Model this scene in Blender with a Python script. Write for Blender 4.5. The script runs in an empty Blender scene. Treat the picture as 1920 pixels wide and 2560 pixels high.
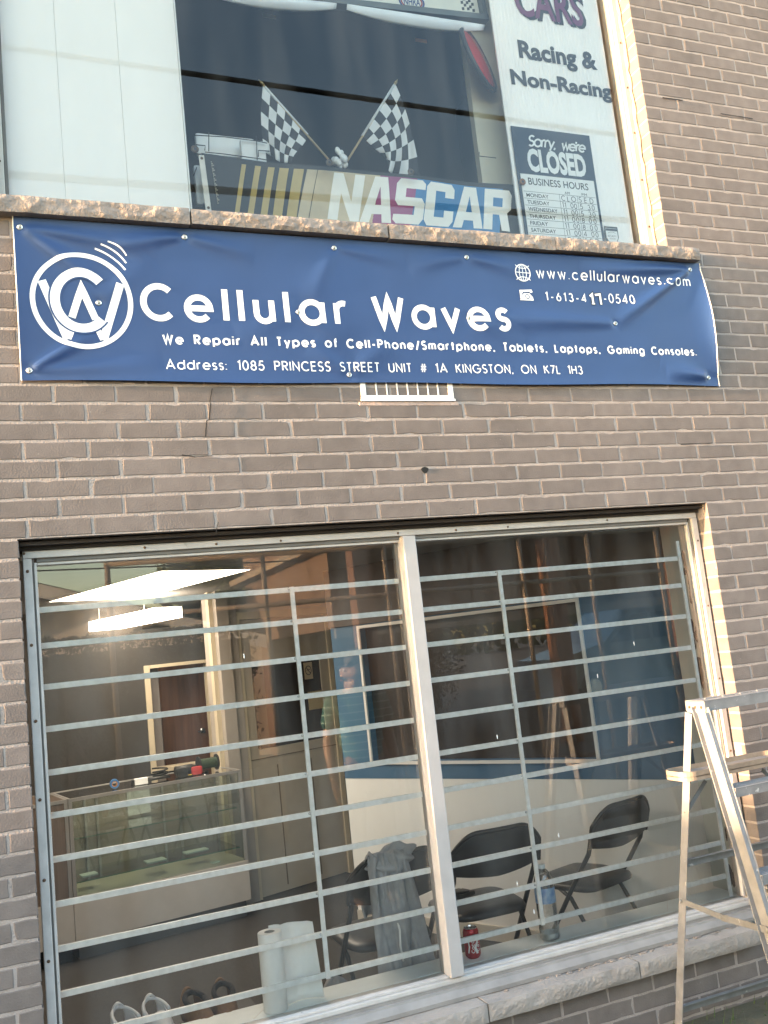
import bpy, bmesh, math, random
from mathutils import Vector, Matrix, noise
random.seed(7)
rad = math.radians
pi = math.pi
SC = bpy.context.scene
COL = SC.collection

# ------------------------------------------------------------------ camera, sky, sun, exposure
CAM_F, CAM_YAW, CAM_PITCH, CAM_ROLL = 2336.7, 0.39494, 0.140707, 0.108356
CAM_POS = Vector((0.0, -3.47, 1.6))


def cam_axes():
    cy, sy = math.cos(CAM_YAW), math.sin(CAM_YAW)
    cp, sp = math.cos(CAM_PITCH), math.sin(CAM_PITCH)
    cr, sr = math.cos(CAM_ROLL), math.sin(CAM_ROLL)
    r = Vector((cy, -sy, 0)); f = Vector((sy, cy, 0)); d = Vector((0, 0, -1))
    f2 = f * cp - d * sp
    d2 = d * cp + f * sp
    return r * cr + d2 * sr, d2 * cr - r * sr, f2


RIGHT, DOWN, FWD = cam_axes()
cam_data = bpy.data.cameras.new('camera')
cam_data.sensor_fit = 'VERTICAL'
cam_data.sensor_height = 24.0
cam_data.lens = 24.0 * CAM_F / 2560.0
cam_data.clip_start = 0.05
cam_data.clip_end = 500
cam = bpy.data.objects.new('camera', cam_data)
COL.objects.link(cam)
M = Matrix.Identity(4)
for i in range(3):
    M[i][0] = RIGHT[i]; M[i][1] = -DOWN[i]; M[i][2] = -FWD[i]; M[i][3] = CAM_POS[i]
cam.matrix_world = M
SC.camera = cam


def at(u, v, y=None, z=None, x=None):
    """a survey point of the photograph (1920 x 2560) on the plane y=, z= or x="""
    d = RIGHT * ((u - 960) / CAM_F) + DOWN * ((v - 1280) / CAM_F) + FWD
    if y is not None: t = (y - CAM_POS.y) / d.y
    elif z is not None: t = (z - CAM_POS.z) / d.z
    else: t = (x - CAM_POS.x) / d.x
    return CAM_POS + d * t


SUN_EL, SUN_AZ = rad(6.0), rad(2.0)      # low sun, almost along the wall, from the left
sun_travel = Vector((math.cos(SUN_EL) * math.cos(SUN_AZ), math.cos(SUN_EL) * math.sin(SUN_AZ), -math.sin(SUN_EL)))
world = bpy.data.worlds.new('World')
SC.world = world
world.use_nodes = True
wn = world.node_tree.nodes; wl = world.node_tree.links
bg = wn['Background']
sky = wn.new('ShaderNodeTexSky')
sky.sky_type = 'NISHITA'
sky.sun_disc = False
sky.sun_elevation = SUN_EL
sky.sun_rotation = math.atan2(-sun_travel.x, -sun_travel.y)
sky.air_density = 1.0; sky.dust_density = 2.0; sky.ozone_density = 0.9
wl.new(sky.outputs[0], bg.inputs[0])
bg.inputs[1].default_value = 0.15
sun_data = bpy.data.lights.new('sun', 'SUN')
sun_data.energy = 2.0
sun_data.angle = rad(0.6)
sun_data.color = (1.0, 0.66, 0.39)
sun = bpy.data.objects.new('sun', sun_data)
COL.objects.link(sun)
sun.rotation_euler = sun_travel.to_track_quat('-Z', 'Y').to_euler()
sun.location = (-8, -3, 6)
SC.view_settings.view_transform = 'Standard'
SC.view_settings.look = 'None'
SC.view_settings.gamma = 1.0
SC.view_settings.use_curve_mapping = False
SC.view_settings.exposure = 3.85
SC.render.engine = 'CYCLES'
SC.cycles.use_denoising = True
SC.cycles.max_bounces = 10
SC.cycles.transparent_max_bounces = 16
SC.cycles.glossy_bounces = 5
SC.cycles.diffuse_bounces = 5
SC.cycles.sample_clamp_indirect = 6

# ------------------------------------------------------------------ materials
MATS = {}


def mat(name, col, rough=0.6, metal=0.0, var=0.0, vscale=8.0, bump=0.0, bscale=60.0, spec=0.5, isl=0.0, col2=None, stretch=None, detail=6.0, spots=None, big=0.0):
    """plain principled surface with noise variation, optional second colour, per-piece variation and bump"""
    if name in MATS: return MATS[name]
    m = bpy.data.materials.new(name); m.use_nodes = True
    nt = m.node_tree; N = nt.nodes; L = nt.links
    b = N['Principled BSDF']
    b.inputs['Roughness'].default_value = rough
    b.inputs['Metallic'].default_value = metal
    b.inputs['Specular IOR Level'].default_value = spec
    b.inputs['Base Color'].default_value = (*col, 1)
    tc = N.new('ShaderNodeTexCoord')
    vec = tc.outputs['Object']
    if stretch:
        mp = N.new('ShaderNodeMapping'); mp.inputs['Scale'].default_value = stretch
        L.new(vec, mp.inputs['Vector']); vec = mp.outputs[0]
    if var > 0 or isl > 0 or col2:
        nz = N.new('ShaderNodeTexNoise'); nz.inputs['Scale'].default_value = vscale; nz.inputs['Detail'].default_value = detail
        L.new(vec, nz.inputs['Vector'])
        mr = N.new('ShaderNodeMapRange'); mr.inputs['From Min'].default_value = 0.3; mr.inputs['From Max'].default_value = 0.7
        L.new(nz.outputs['Fac'], mr.inputs['Value'])
        mx = N.new('ShaderNodeMix'); mx.data_type = 'RGBA'
        c2 = col2 if col2 else tuple(max(0, c * (1 - var)) for c in col)
        c1 = col if col2 else tuple(min(1, c * (1 + var)) for c in col)
        mx.inputs['A'].default_value = (*c2, 1); mx.inputs['B'].default_value = (*c1, 1)
        L.new(mr.outputs[0], mx.inputs['Factor'])
        out = mx.outputs['Result']
        if isl > 0:
            ge = N.new('ShaderNodeNewGeometry')
            m2 = N.new('ShaderNodeMapRange'); m2.inputs['To Min'].default_value = 1 - isl; m2.inputs['To Max'].default_value = 1 + isl
            L.new(ge.outputs['Random Per Island'], m2.inputs['Value'])
            hs = N.new('ShaderNodeHueSaturation'); L.new(m2.outputs[0], hs.inputs['Value']); L.new(out, hs.inputs['Color'])
            out = hs.outputs[0]
        if big > 0:
            nb_ = N.new('ShaderNodeTexNoise'); nb_.inputs['Scale'].default_value = 0.9; nb_.inputs['Detail'].default_value = 4
            mpb = N.new('ShaderNodeMapping'); mpb.inputs['Scale'].default_value = (1.4, 1, .7); L.new(vec, mpb.inputs[0]); L.new(mpb.outputs[0], nb_.inputs['Vector'])
            mrb = N.new('ShaderNodeMapRange'); mrb.inputs['From Min'].default_value = .3; mrb.inputs['From Max'].default_value = .7; mrb.inputs['To Min'].default_value = 1 - big; mrb.inputs['To Max'].default_value = 1 + big
            L.new(nb_.outputs['Fac'], mrb.inputs['Value'])
            hb_ = N.new('ShaderNodeHueSaturation'); L.new(mrb.outputs[0], hb_.inputs['Value']); L.new(out, hb_.inputs['Color']); out = hb_.outputs[0]
        if spots:
            nz2 = N.new('ShaderNodeTexNoise'); nz2.inputs['Scale'].default_value = spots[0]; nz2.inputs['Detail'].default_value = 3
            L.new(vec, nz2.inputs['Vector'])
            r2 = N.new('ShaderNodeMapRange'); r2.inputs['From Min'].default_value = spots[1]; r2.inputs['From Max'].default_value = spots[1] + 0.05
            L.new(nz2.outputs['Fac'], r2.inputs['Value'])
            m3 = N.new('ShaderNodeMix'); m3.data_type = 'RGBA'; m3.inputs['B'].default_value = (*spots[2], 1)
            L.new(out, m3.inputs['A']); L.new(r2.outputs[0], m3.inputs['Factor'])
            out = m3.outputs['Result']
        L.new(out, b.inputs['Base Color'])
    if bump > 0:
        nb = N.new('ShaderNodeTexNoise'); nb.inputs['Scale'].default_value = bscale; nb.inputs['Detail'].default_value = 5
        L.new(vec, nb.inputs['Vector'])
        bp = N.new('ShaderNodeBump'); bp.inputs['Strength'].default_value = bump; bp.inputs['Distance'].default_value = 0.01
        L.new(nb.outputs['Fac'], bp.inputs['Height']); L.new(bp.outputs[0], b.inputs['Normal'])
    MATS[name] = m
    return m


def emit_mat(name, col, strength):
    m = bpy.data.materials.new(name); m.use_nodes = True
    b = m.node_tree.nodes['Principled BSDF']
    b.inputs['Base Color'].default_value = (0.8, 0.8, 0.8, 1)
    b.inputs['Emission Color'].default_value = (*col, 1)
    b.inputs['Emission Strength'].default_value = strength
    MATS[name] = m
    return m


def glass_mat(name, tint, gain, dirt_veil=0.0, rough=0.0):
    """thin pane: clear transmission plus a Fresnel mirror of the street; a little dust that also paints a milky sky veil"""
    m = bpy.data.materials.new(name); m.use_nodes = True
    nt = m.node_tree; N = nt.nodes; L = nt.links
    for n in list(N):
        if n.type == 'BSDF_PRINCIPLED': N.remove(n)
    out = [n for n in N if n.type == 'OUTPUT_MATERIAL'][0]
    tr = N.new('ShaderNodeBsdfTransparent'); tr.inputs[0].default_value = (*tint, 1)
    gl = N.new('ShaderNodeBsdfGlossy'); gl.inputs['Roughness'].default_value = rough
    fr = N.new('ShaderNodeFresnel'); fr.inputs['IOR'].default_value = 1.5
    mu = N.new('ShaderNodeMath'); mu.operation = 'MULTIPLY'; mu.inputs[1].default_value = gain; mu.use_clamp = True
    L.new(fr.outputs[0], mu.inputs[0])
    mx = N.new('ShaderNodeMixShader')
    L.new(mu.outputs[0], mx.inputs[0]); L.new(tr.outputs[0], mx.inputs[1]); L.new(gl.outputs[0], mx.inputs[2])
    res = mx.outputs[0]
    if dirt_veil > 0:
        df = N.new('ShaderNodeBsdfDiffuse'); df.inputs[0].default_value = (0.6, 0.6, 0.58, 1)
        nz = N.new('ShaderNodeTexNoise'); nz.inputs['Scale'].default_value = 2.5; nz.inputs['Detail'].default_value = 6
        tc = N.new('ShaderNodeTexCoord')
        mp = N.new('ShaderNodeMapping'); mp.inputs['Scale'].default_value = (3, 1, 0.6)
        L.new(tc.outputs['Object'], mp.inputs[0]); L.new(mp.outputs[0], nz.inputs['Vector'])
        mr = N.new('ShaderNodeMapRange'); mr.inputs['From Min'].default_value = 0.35; mr.inputs['From Max'].default_value = 0.8
        mr.inputs['To Max'].default_value = dirt_veil
        L.new(nz.outputs['Fac'], mr.inputs['Value'])
        m2 = N.new('ShaderNodeMixShader')
        L.new(mr.outputs[0], m2.inputs[0]); L.new(res, m2.inputs[1]); L.new(df.outputs[0], m2.inputs[2])
        res = m2.outputs[0]
    L.new(res, out.inputs['Surface'])
    MATS[name] = m
    return m


BRICK = mat('brick face', (0.160, 0.135, 0.124), 0.9, var=0.12, vscale=14, bump=0.2, bscale=150, isl=0.075, spec=0.25, big=.13, spots=(90, 0.70, (0.26, 0.23, 0.21)))
MORTAR = mat('mortar', (0.315, 0.268, 0.243), 0.95, var=0.15, vscale=9, bump=0.5, bscale=120, spec=0.2)
STONE = mat('rock faced stone', (0.25, 0.21, 0.185), 0.9, var=0.14, vscale=10, bump=0.8, bscale=70, spec=0.2, spots=(8, 0.66, (0.22, 0.19, 0.17)))
STONE2 = mat('weathered sill stone', (0.31, 0.275, 0.25), 0.9, var=0.13, vscale=9, bump=0.6, bscale=80, spec=0.2, spots=(7, 0.66, (0.22, 0.19, 0.17)))
ALU = mat('weathered aluminium paint', (0.47, 0.435, 0.41), 0.45, var=0.10, vscale=20, bump=0.08, bscale=200, spots=(30, 0.72, (0.27, 0.25, 0.23)))
ALU_SILL = mat('dull sill metal', (0.24, 0.22, 0.205), 0.5, var=0.15, vscale=12, bump=0.1)
LIPM = mat('dark frame gasket', (0.13, 0.12, 0.11), 0.7, var=0.2)
BARM = mat('galvanised bar', (0.93, 0.92, 0.90), 0.42, metal=0.0, var=0.12, vscale=35, bump=0.1, bscale=300)
WELD = mat('weld spot', (0.85, 0.88, 0.9), 0.25, metal=0.6)
WOODDARK = mat('dark lintel wood', (0.035, 0.026, 0.022), 0.85, var=0.5, vscale=6, stretch=(0.6, 14, 14), bump=0.5, bscale=20)
BLUEV = mat('blue vinyl', (0.0145, 0.043, 0.138), 0.45, var=0.07, vscale=3, bump=0.06, bscale=500)
WHITEV = mat('white print', (0.80, 0.80, 0.80), 0.45)
BLACKP = mat('black print', (0.012, 0.012, 0.014), 0.5)
GROM = mat('grommet metal', (0.75, 0.74, 0.70), 0.3, metal=0.8)
WHITEM = mat('white enamel', (0.78, 0.76, 0.74), 0.4, var=0.05)
PUREW = mat('white plastic', (0.80, 0.80, 0.79), 0.5, var=0.03)
GAPM = mat('dark gap', (0.01, 0.01, 0.01), 0.9)
RUST = mat('rusty screw', (0.10, 0.055, 0.03), 0.8, var=0.3)
CAULK = mat('old caulk', (0.60, 0.50, 0.34), 0.8, var=0.25, vscale=25, bump=0.6, bscale=60)
GLASS_LO = glass_mat('shop glass', (0.97, 0.985, 0.975), 2.5, dirt_veil=0.07)  # raised diffuse dust paints in the milky veil of reflected sky
GLASS_UP = glass_mat('upper glass', (0.97, 0.98, 0.98), 1.15, dirt_veil=0.04)


# ------------------------------------------------------------------ mesh helpers
class MB:
    def __init__(s):
        s.v = []; s.f = []; s.m = []

    def add(s, vs, fs, mi=0):
        o = len(s.v)
        s.v.extend(Vector(p) for p in vs)
        for f in fs:
            s.f.append(tuple(i + o for i in f)); s.m.append(mi)
        return s

    def box(s, x0, x1, y0, y1, z0, z1, mi=0, c=0.0):
        if c > 0:
            return s.cbox(Vector(((x0 + x1) / 2, (y0 + y1) / 2, (z0 + z1) / 2)), (abs(x1 - x0), abs(y1 - y0), abs(z1 - z0)), None, c, mi)
        vs = [(x0, y0, z0), (x1, y0, z0), (x1, y1, z0), (x0, y1, z0), (x0, y0, z1), (x1, y0, z1), (x1, y1, z1), (x0, y1, z1)]
        return s.add(vs, [(0, 3, 2, 1), (4, 5, 6, 7), (0, 1, 5, 4), (1, 2, 6, 5), (2, 3, 7, 6), (3, 0, 4, 7)], mi)

    def cbox(s, c, size, R=None, ch=0.004, mi=0):
        """chamfered box, centre c, orientation matrix R"""
        hx, hy, hz = (d / 2 for d in size)
        ch = min(ch, hx * 0.9, hy * 0.9, hz * 0.9)
        bm = bmesh.new()
        bmesh.ops.create_cube(bm, size=1)
        for v in bm.verts: v.co = Vector((v.co.x * size[0], v.co.y * size[1], v.co.z * size[2]))
        bmesh.ops.bevel(bm, geom=bm.edges[:], offset=ch, segments=2, affect='EDGES', profile=0.6)
        bm.verts.index_update()
        vs = [(R @ v.co if R else v.co) + Vector(c) for v in bm.verts]
        fs = [tuple(v.index for v in f.verts) for f in bm.faces]
        bm.free()
        return s.add(vs, fs, mi)

    def bar(s, a, b, w, h, up=(0, 0, 1), ch=0.0, mi=0):
        """rectangular bar from a to b; w across, h along up"""
        a = Vector(a); b = Vector(b); d = b - a; L = d.length; d.normalize()
        upv = Vector(up)
        sx = d.cross(upv)
        if sx.length < 1e-5: sx = d.cross(Vector((1, 0, 0)))
        sx.normalize(); uz = sx.cross(d).normalized()
        R = Matrix((d, sx, uz)).transposed()
        c = (a + b) / 2
        if ch > 0: return s.cbox(c, (L, w, h), R, ch, mi)
        vs = []
        for i in (-.5, .5):
            for j, k in ((-.5, -.5), (.5, -.5), (.5, .5), (-.5, .5)):
                vs.append(c + R @ Vector((i * L, j * w, k * h)))
        return s.add(vs, [(0, 1, 2, 3), (7, 6, 5, 4), (0, 4, 5, 1), (1, 5, 6, 2), (2, 6, 7, 3), (3, 7, 4, 0)], mi)

    def tube(s, pts, r, n=8, mi=0, cap=True, closed=False):
        pts = [Vector(p) for p in pts]; N_ = len(pts)
        rs = r if isinstance(r, (list, tuple)) else [r] * N_
        rings = []; prev = None
        for i, p in enumerate(pts):
            if closed: d = pts[(i + 1) % N_] - pts[i - 1]
            else: d = pts[min(i + 1, N_ - 1)] - pts[max(i - 1, 0)]
            if d.length < 1e-9: d = Vector((0, 0, 1))
            d.normalize()
            if prev is None:
                a = d.cross(Vector((0, 0, 1)))
                if a.length < 1e-3: a = d.cross(Vector((1, 0, 0)))
            else:
                a = prev - d * prev.dot(d)
            a.normalize(); prev = a; b = d.cross(a)
            rings.append([p + (a * math.cos(2 * pi * k / n) + b * math.sin(2 * pi * k / n)) * rs[i] for k in range(n)])
        vs = [q for rg in rings for q in rg]; fs = []
        for i in range(N_ if closed else N_ - 1):
            j = (i + 1) % N_
            for k in range(n):
                k2 = (k + 1) % n
                fs.append((i * n + k, j * n + k, j * n + k2, i * n + k2))
        if cap and not closed:
            fs.append(tuple(range(n))); fs.append(tuple((N_ - 1) * n + k for k in reversed(range(n))))
        return s.add(vs, fs, mi)

    def lathe(s, prof, c=(0, 0, 0), n=24, axis='z', mi=0, cap=True):
        vs = []; fs = []; c = Vector(c)
        for (r, h) in prof:
            for k in range(n):
                a = 2 * pi * k / n
                if axis == 'z': q = Vector((r * math.cos(a), r * math.sin(a), h))
                elif axis == 'y': q = Vector((r * math.cos(a), h, r * math.sin(a)))
                else: q = Vector((h, r * math.cos(a), r * math.sin(a)))
                vs.append(c + q)
        m = len(prof)
        for i in range(m - 1):
            for k in range(n):
                k2 = (k + 1) % n
                fs.append((i * n + k, i * n + k2, (i + 1) * n + k2, (i + 1) * n + k))
        if cap:
            fs.append(tuple(reversed(range(n)))); fs.append(tuple((m - 1) * n + k for k in range(n)))
        return s.add(vs, fs, mi)

    def ell(s, c, r, n=12, m=8, R=None, mi=0):
        c = Vector(c); vs = [ ]; fs = []
        for i in range(m + 1):
            t = pi * i / m
            for k in range(n):
                a = 2 * pi * k / n
                q = Vector((r[0] * math.sin(t) * math.cos(a), r[1] * math.sin(t) * math.sin(a), r[2] * math.cos(t)))
                vs.append(c + (R @ q if R else q))
        for i in range(m):
            for k in range(n):
                k2 = (k + 1) % n
                fs.append((i * n + k, (i + 1) * n + k, (i + 1) * n + k2, i * n + k2))
        return s.add(vs, fs, mi)

    def prism(s, poly, h, mi=0):
        """poly: list of 3-D points (planar), extruded by vector h"""
        n = len(poly); h = Vector(h)
        vs = [Vector(p) for p in poly] + [Vector(p) + h for p in poly]
        fs = [tuple(range(n)), tuple(reversed(range(n, 2 * n)))]
        for i in range(n):
            j = (i + 1) % n
            fs.append((i, i + n, j + n, j))
        return s.add(vs, fs, mi)

    def grid(s, P, nu, nv, mi=0, mf=None):
        vs = [P(i / nu, j / nv) for j in range(nv + 1) for i in range(nu + 1)]
        o = len(s.v); s.v.extend(Vector(p) for p in vs)
        for j in range(nv):
            for i in range(nu):
                a = o + j * (nu + 1) + i
                s.f.append((a, a + 1, a + nu + 2, a + nu + 1))
                s.m.append(mf(i, j) if mf else mi)
        return s

    def build(s, name, mats, parent=None, smooth=False, local=False, solid=0.0, recalc=True, angle=None):
        me = bpy.data.meshes.new(name)
        off = Vector((0, 0, 0))
        if parent is not None and not local: off = world_loc(parent)
        me.from_pydata([tuple(p - off) for p in s.v], [], s.f)
        if not isinstance(mats, (list, tuple)): mats = [mats]
        for m in mats: me.materials.append(m)
        me.polygons.foreach_set('material_index', s.m)
        if recalc:
            bm = bmesh.new(); bm.from_mesh(me)
            bmesh.ops.recalc_face_normals(bm, faces=bm.faces[:]); bm.to_mesh(me); bm.free()
        if smooth:
            me.polygons.foreach_set('use_smooth', [True] * len(me.polygons))
            if angle is not None:
                me.set_sharp_from_angle(angle=rad(angle))
        me.update()
        o = bpy.data.objects.new(name, me)
        COL.objects.link(o)
        if parent is not None: o.parent = parent
        if solid:
            md = o.modifiers.new('thickness', 'SOLIDIFY'); md.thickness = solid; md.offset = 0
        return o


def world_loc(o):
    p = Vector((0, 0, 0))
    while o is not None:
        p += o.location; o = o.parent
    return p


def tag(o, label=None, cat=None, group=None, kind=None):
    if label: o['label'] = label
    if cat: o['category'] = cat
    if group: o['group'] = group
    if kind: o['kind'] = kind
    return o


def thing(name, label, cat, loc=(0, 0, 0), rz=0.0, group=None):
    o = bpy.data.objects.new(name, None)
    o.empty_display_size = 0.1
    COL.objects.link(o); o.location = loc; o.rotation_euler = (0, 0, rz)
    return tag(o, label, cat, group)


def dup(root, loc, rz, label=None):
    r = root.copy(); COL.objects.link(r); r.location = loc; r.rotation_euler = (0, 0, rz)
    if label: r['label'] = label
    for ch in list(root.children):
        c = ch.copy(); COL.objects.link(c); c.parent = r
        for g in list(ch.children):
            d = g.copy(); COL.objects.link(d); d.parent = c
    return r


def struct(name, mb, m, **k):
    return tag(mb.build(name, m, **k), kind='structure')


def V2(p): return (p[0], p[1])


# ------------------------------------------------------------------ lettering: round geometric strokes, and block letters
def arc(cx, cy, rx, ry, a0, a1, n=None):
    n = n or max(4, int(abs(a1 - a0) / 12))
    return [(cx + rx * math.cos(rad(a0 + (a1 - a0) * i / n)), cy + ry * math.sin(rad(a0 + (a1 - a0) * i / n))) for i in range(n + 1)]


X = 0.70
def sform(h, w):
    r = h / 4
    return arc(w / 2, 3 * r, w / 2, r, 35, 270)[:-1] + arc(w / 2, r, w / 2, r, 90, -145)


GL = {
    'C': ([arc(.46, .5, .46, .5, 46, 314)], .80), 'D': ([[(0, 0), (0, 1), (.3, 1)] + arc(.3, .5, .45, .5, 90, -90)[1:-1] + [(.3, 0), (0, 0)]], .75),
    'A': ([[(0, 0), (.42, 1), (.84, 0)], [(.15, .32), (.69, .32)]], .84), 'E': ([[(.5, 1), (0, 1), (0, 0), (.5, 0)], [(0, .52), (.45, .52)]], .5),
    'G': ([arc(.5, .5, .5, .5, 45, 360), [(1, .5), (.55, .5)]], 1.0), 'H': ([[(0, 0), (0, 1)], [(.62, 0), (.62, 1)], [(0, .52), (.62, .52)]], .62),
    'I': ([[(0, 0), (0, 1)]], .0), 'K': ([[(0, 0), (0, 1)], [(.55, 1), (0.02, .48)], [(.18, .62), (.6, 0)]], .6), 'L': ([[(0, 1), (0, 0), (.42, 0)]], .42),
    'M': ([[(0, 0), (.1, 1), (.45, .1), (.8, 1), (.9, 0)]], .9), 'N': ([[(0, 0), (0, 1), (.66, 0), (.66, 1)]], .66), 'O': ([arc(.5, .5, .5, .5, 0, 360)], 1.0),
    'P': ([[(0, 0), (0, 1), (.28, 1)] + arc(.28, .74, .26, .26, 90, -90)[1:-1] + [(.28, .48), (0, .48)]], .54),
    'R': ([[(0, 0), (0, 1), (.28, 1)] + arc(.28, .74, .26, .26, 90, -90)[1:-1] + [(.28, .48), (0, .48)], [(.22, .48), (.55, 0)]], .55),
    'S': ([sform(1, .5)], .5), 'T': ([[(0, 1), (.5, 1)], [(.25, 1), (.25, 0)]], .5), 'U': ([[(0, 1), (0, .3)] + arc(.3, .3, .3, .3, 180, 360)[1:-1] + [(.6, .3), (.6, 1)]], .6),
    'W': ([[(0, 1), (.27, 0), (.50, .97), (.73, 0), (1.0, 1)]], 1.0), 'Y': ([[(0, 1), (.34, .42), (.68, 1)], [(.34, .42), (.34, 0)]], .68), 'B': ([[(0, 0), (0, 1), (.26, 1)] + arc(.26, .76, .22, .24, 90, -90)[1:-1] + [(.26, .52), (0, .52)], [(.26, .52)] + arc(.28, .26, .26, .26, 90, -90) + [(0, 0)]], .54),
    'a': ([arc(X / 2, X / 2, X / 2, X / 2, 0, 360), [(X, X), (X, 0)]], X), 'b': ([arc(X / 2, X / 2, X / 2, X / 2, 0, 360), [(0, 1), (0, 0)]], X), 'd': ([arc(X / 2, X / 2, X / 2, X / 2, 0, 360), [(X, 1), (X, 0)]], X),
    'c': ([arc(X / 2, X / 2, X / 2, X / 2, 45, 315)], .62), 'e': ([[(0, X * .5), (X, X * .5)] + arc(X / 2, X / 2, X / 2, X / 2, 0, 318)[1:]], X),
    'f': ([[(.1, 0), (.1, .82)] + arc(.27, .82, .17, .17, 180, 90)[1:], [(-.06, X), (.30, X)]], .27), 'g': ([arc(X / 2, X / 2, X / 2, X / 2, 0, 360), [(X, X), (X, .02)] + arc(X / 2, 0, X / 2, .27, 0, -160)[1:]], X),
    'h': ([[(0, 1), (0, 0)], [(0, .42)] + arc(.25, .44, .25, .26, 175, 0) + [(.5, 0)]], .5), 'i': ([[(0, X), (0, 0)], [(0, .9), (0, .99)]], .0), 'l': ([[(0, 1), (0, 0)]], .0),
    'm': ([[(0, X), (0, 0)], [(0, .42)] + arc(.21, .47, .21, .23, 175, 0) + [(.42, 0)], [(.42, .42)] + arc(.63, .47, .21, .23, 175, 0) + [(.84, 0)]], .84),
    'n': ([[(0, X), (0, 0)], [(0, .42)] + arc(.25, .44, .25, .26, 175, 0) + [(.5, 0)]], .5), 'o': ([arc(X / 2, X / 2, X / 2, X / 2, 0, 360)], X), 'p': ([arc(X / 2, X / 2, X / 2, X / 2, 0, 360), [(0, X), (0, -.28)]], X),
    'r': ([[(0, X), (0, 0)], [(0, .40)] + arc(.24, .46, .24, .24, 175, 70)], .30), 's': ([sform(X, .38)], .38), 't': ([[(.15, 1), (.15, 0)], [(-.05, X), (.35, X)]], .30),
    'u': ([[(0, X), (0, .26)] + arc(.25, .26, .25, .26, 180, 360)[1:-1] + [(.5, .26), (.5, X)], [(.5, .3), (.5, 0)]], .5), 'v': ([[(0, X), (.28, 0), (.56, X)]], .56),
    'w': ([[(0, X), (.22, 0), (.42, X - .02), (.62, 0), (.84, X)]], .84), 'x': ([[(0, X), (.5, 0)], [(.5, X), (0, 0)]], .5), 'y': ([[(0, X), (.28, .03)], [(.56, X), (.17, -.28)]], .56),
    '0': ([arc(.28, .5, .28, .5, 0, 360)], .56), '1': ([[(0, .86), (.2, 1), (.2, 0)]], .22), '3': ([arc(.26, .74, .24, .26, 150, -80)[:-1] + arc(.26, .26, .28, .27, 85, -155)], .54),
    '4': ([[(.46, 0), (.46, 1), (0, .26), (.6, .26)]], .6), '5': ([[(.5, 1), (.14, 1), (.06, .56)] + arc(.24, .31, .29, .31, 130, -150)], .53), '6': ([arc(.28, .3, .28, .3, 0, 360), [(.05, .46), (.36, 1)]], .56),
    '7': ([[(0, 1), (.52, 1), (.14, 0)]], .52), '8': ([arc(.27, .75, .22, .25, 0, 360), arc(.27, .26, .27, .26, 0, 360)], .54), '2': ([arc(.26, .72, .25, .28, 160, -30) + [(0, 0), (.52, 0)]], .52),
    '-': ([[(0, .38), (.3, .38)]], .3), '/': ([[(0, -.1), (.38, 1.05)]], .38), ',': ([[(.06, .06), (0, -.16)]], .08), '.': ([[(0, 0), (0, .07)]], .05), ':': ([[(0, 0), (0, .07)], [(0, .55), (0, .62)]], .05),
    '#': ([[(.15, 0), (.27, 1)], [(.42, 0), (.54, 1)], [(0, .33), (.66, .33)], [(.04, .67), (.7, .67)]], .7), "'": ([[(0, 1), (0, .8)]], .05), '&': ([arc(.3, .75, .2, .25, -60, 240) + [(.7, 0)], [(.2, .53)] + arc(.3, .27, .3, .27, 130, 370)], .7),
}


def subdivide(line, step):
    out = [line[0]]
    for a, b in zip(line, line[1:]):
        n = max(1, int(math.hypot(b[0] - a[0], b[1] - a[1]) / step))
        for i in range(1, n + 1): out.append((a[0] + (b[0] - a[0]) * i / n, a[1] + (b[1] - a[1]) * i / n))
    return out


def ribbon(mb, line, w, mp, lift=0.0, mi=0, step=0.025):
    """flat ribbon of width w along a 2-D line; mp maps (x, z, lift) to 3-D"""
    line = [p for i, p in enumerate(line) if i == 0 or math.hypot(p[0] - line[i - 1][0], p[1] - line[i - 1][1]) > 1e-6]
    closed = math.hypot(line[0][0] - line[-1][0], line[0][1] - line[-1][1]) < 1e-5 and len(line) > 3
    pts = subdivide(line, step)
    if closed: pts = pts[:-1]
    n = len(pts); A = []
    for i in range(n):
        p = pts[i]
        if closed: a, b = pts[i - 1], pts[(i + 1) % n]
        else: a, b = pts[max(0, i - 1)], pts[min(n - 1, i + 1)]
        def un(u, v):
            dx, dy = v[0] - u[0], v[1] - u[1]; l = math.hypot(dx, dy) or 1
            return dx / l, dy / l
        if a == p: d1 = d2 = un(p, b)
        elif b == p: d1 = d2 = un(a, p)
        else: d1, d2 = un(a, p), un(p, b)
        nx, ny = -(d1[1] + d2[1]), d1[0] + d2[0]
        l = math.hypot(nx, ny)
        if l < 0.3: nx, ny, l = -d1[1], d1[0], 1.0
        nx /= l; ny /= l
        c = max(0.42, nx * -d1[1] + ny * d1[0])
        k = w / 2 / c
        A.append((mp(p[0] + nx * k, p[1] + ny * k, lift), mp(p[0], p[1], lift), mp(p[0] - nx * k, p[1] - ny * k, lift)))
    vs = [q for pr in A for q in pr]; fs = []
    for i in range(n if closed else n - 1):
        j = (i + 1) % n
        fs.append((3 * i, 3 * i + 1, 3 * j + 1, 3 * j)); fs.append((3 * i + 1, 3 * i + 2, 3 * j + 2, 3 * j + 1))
    mb.add(vs, fs, mi)


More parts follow.
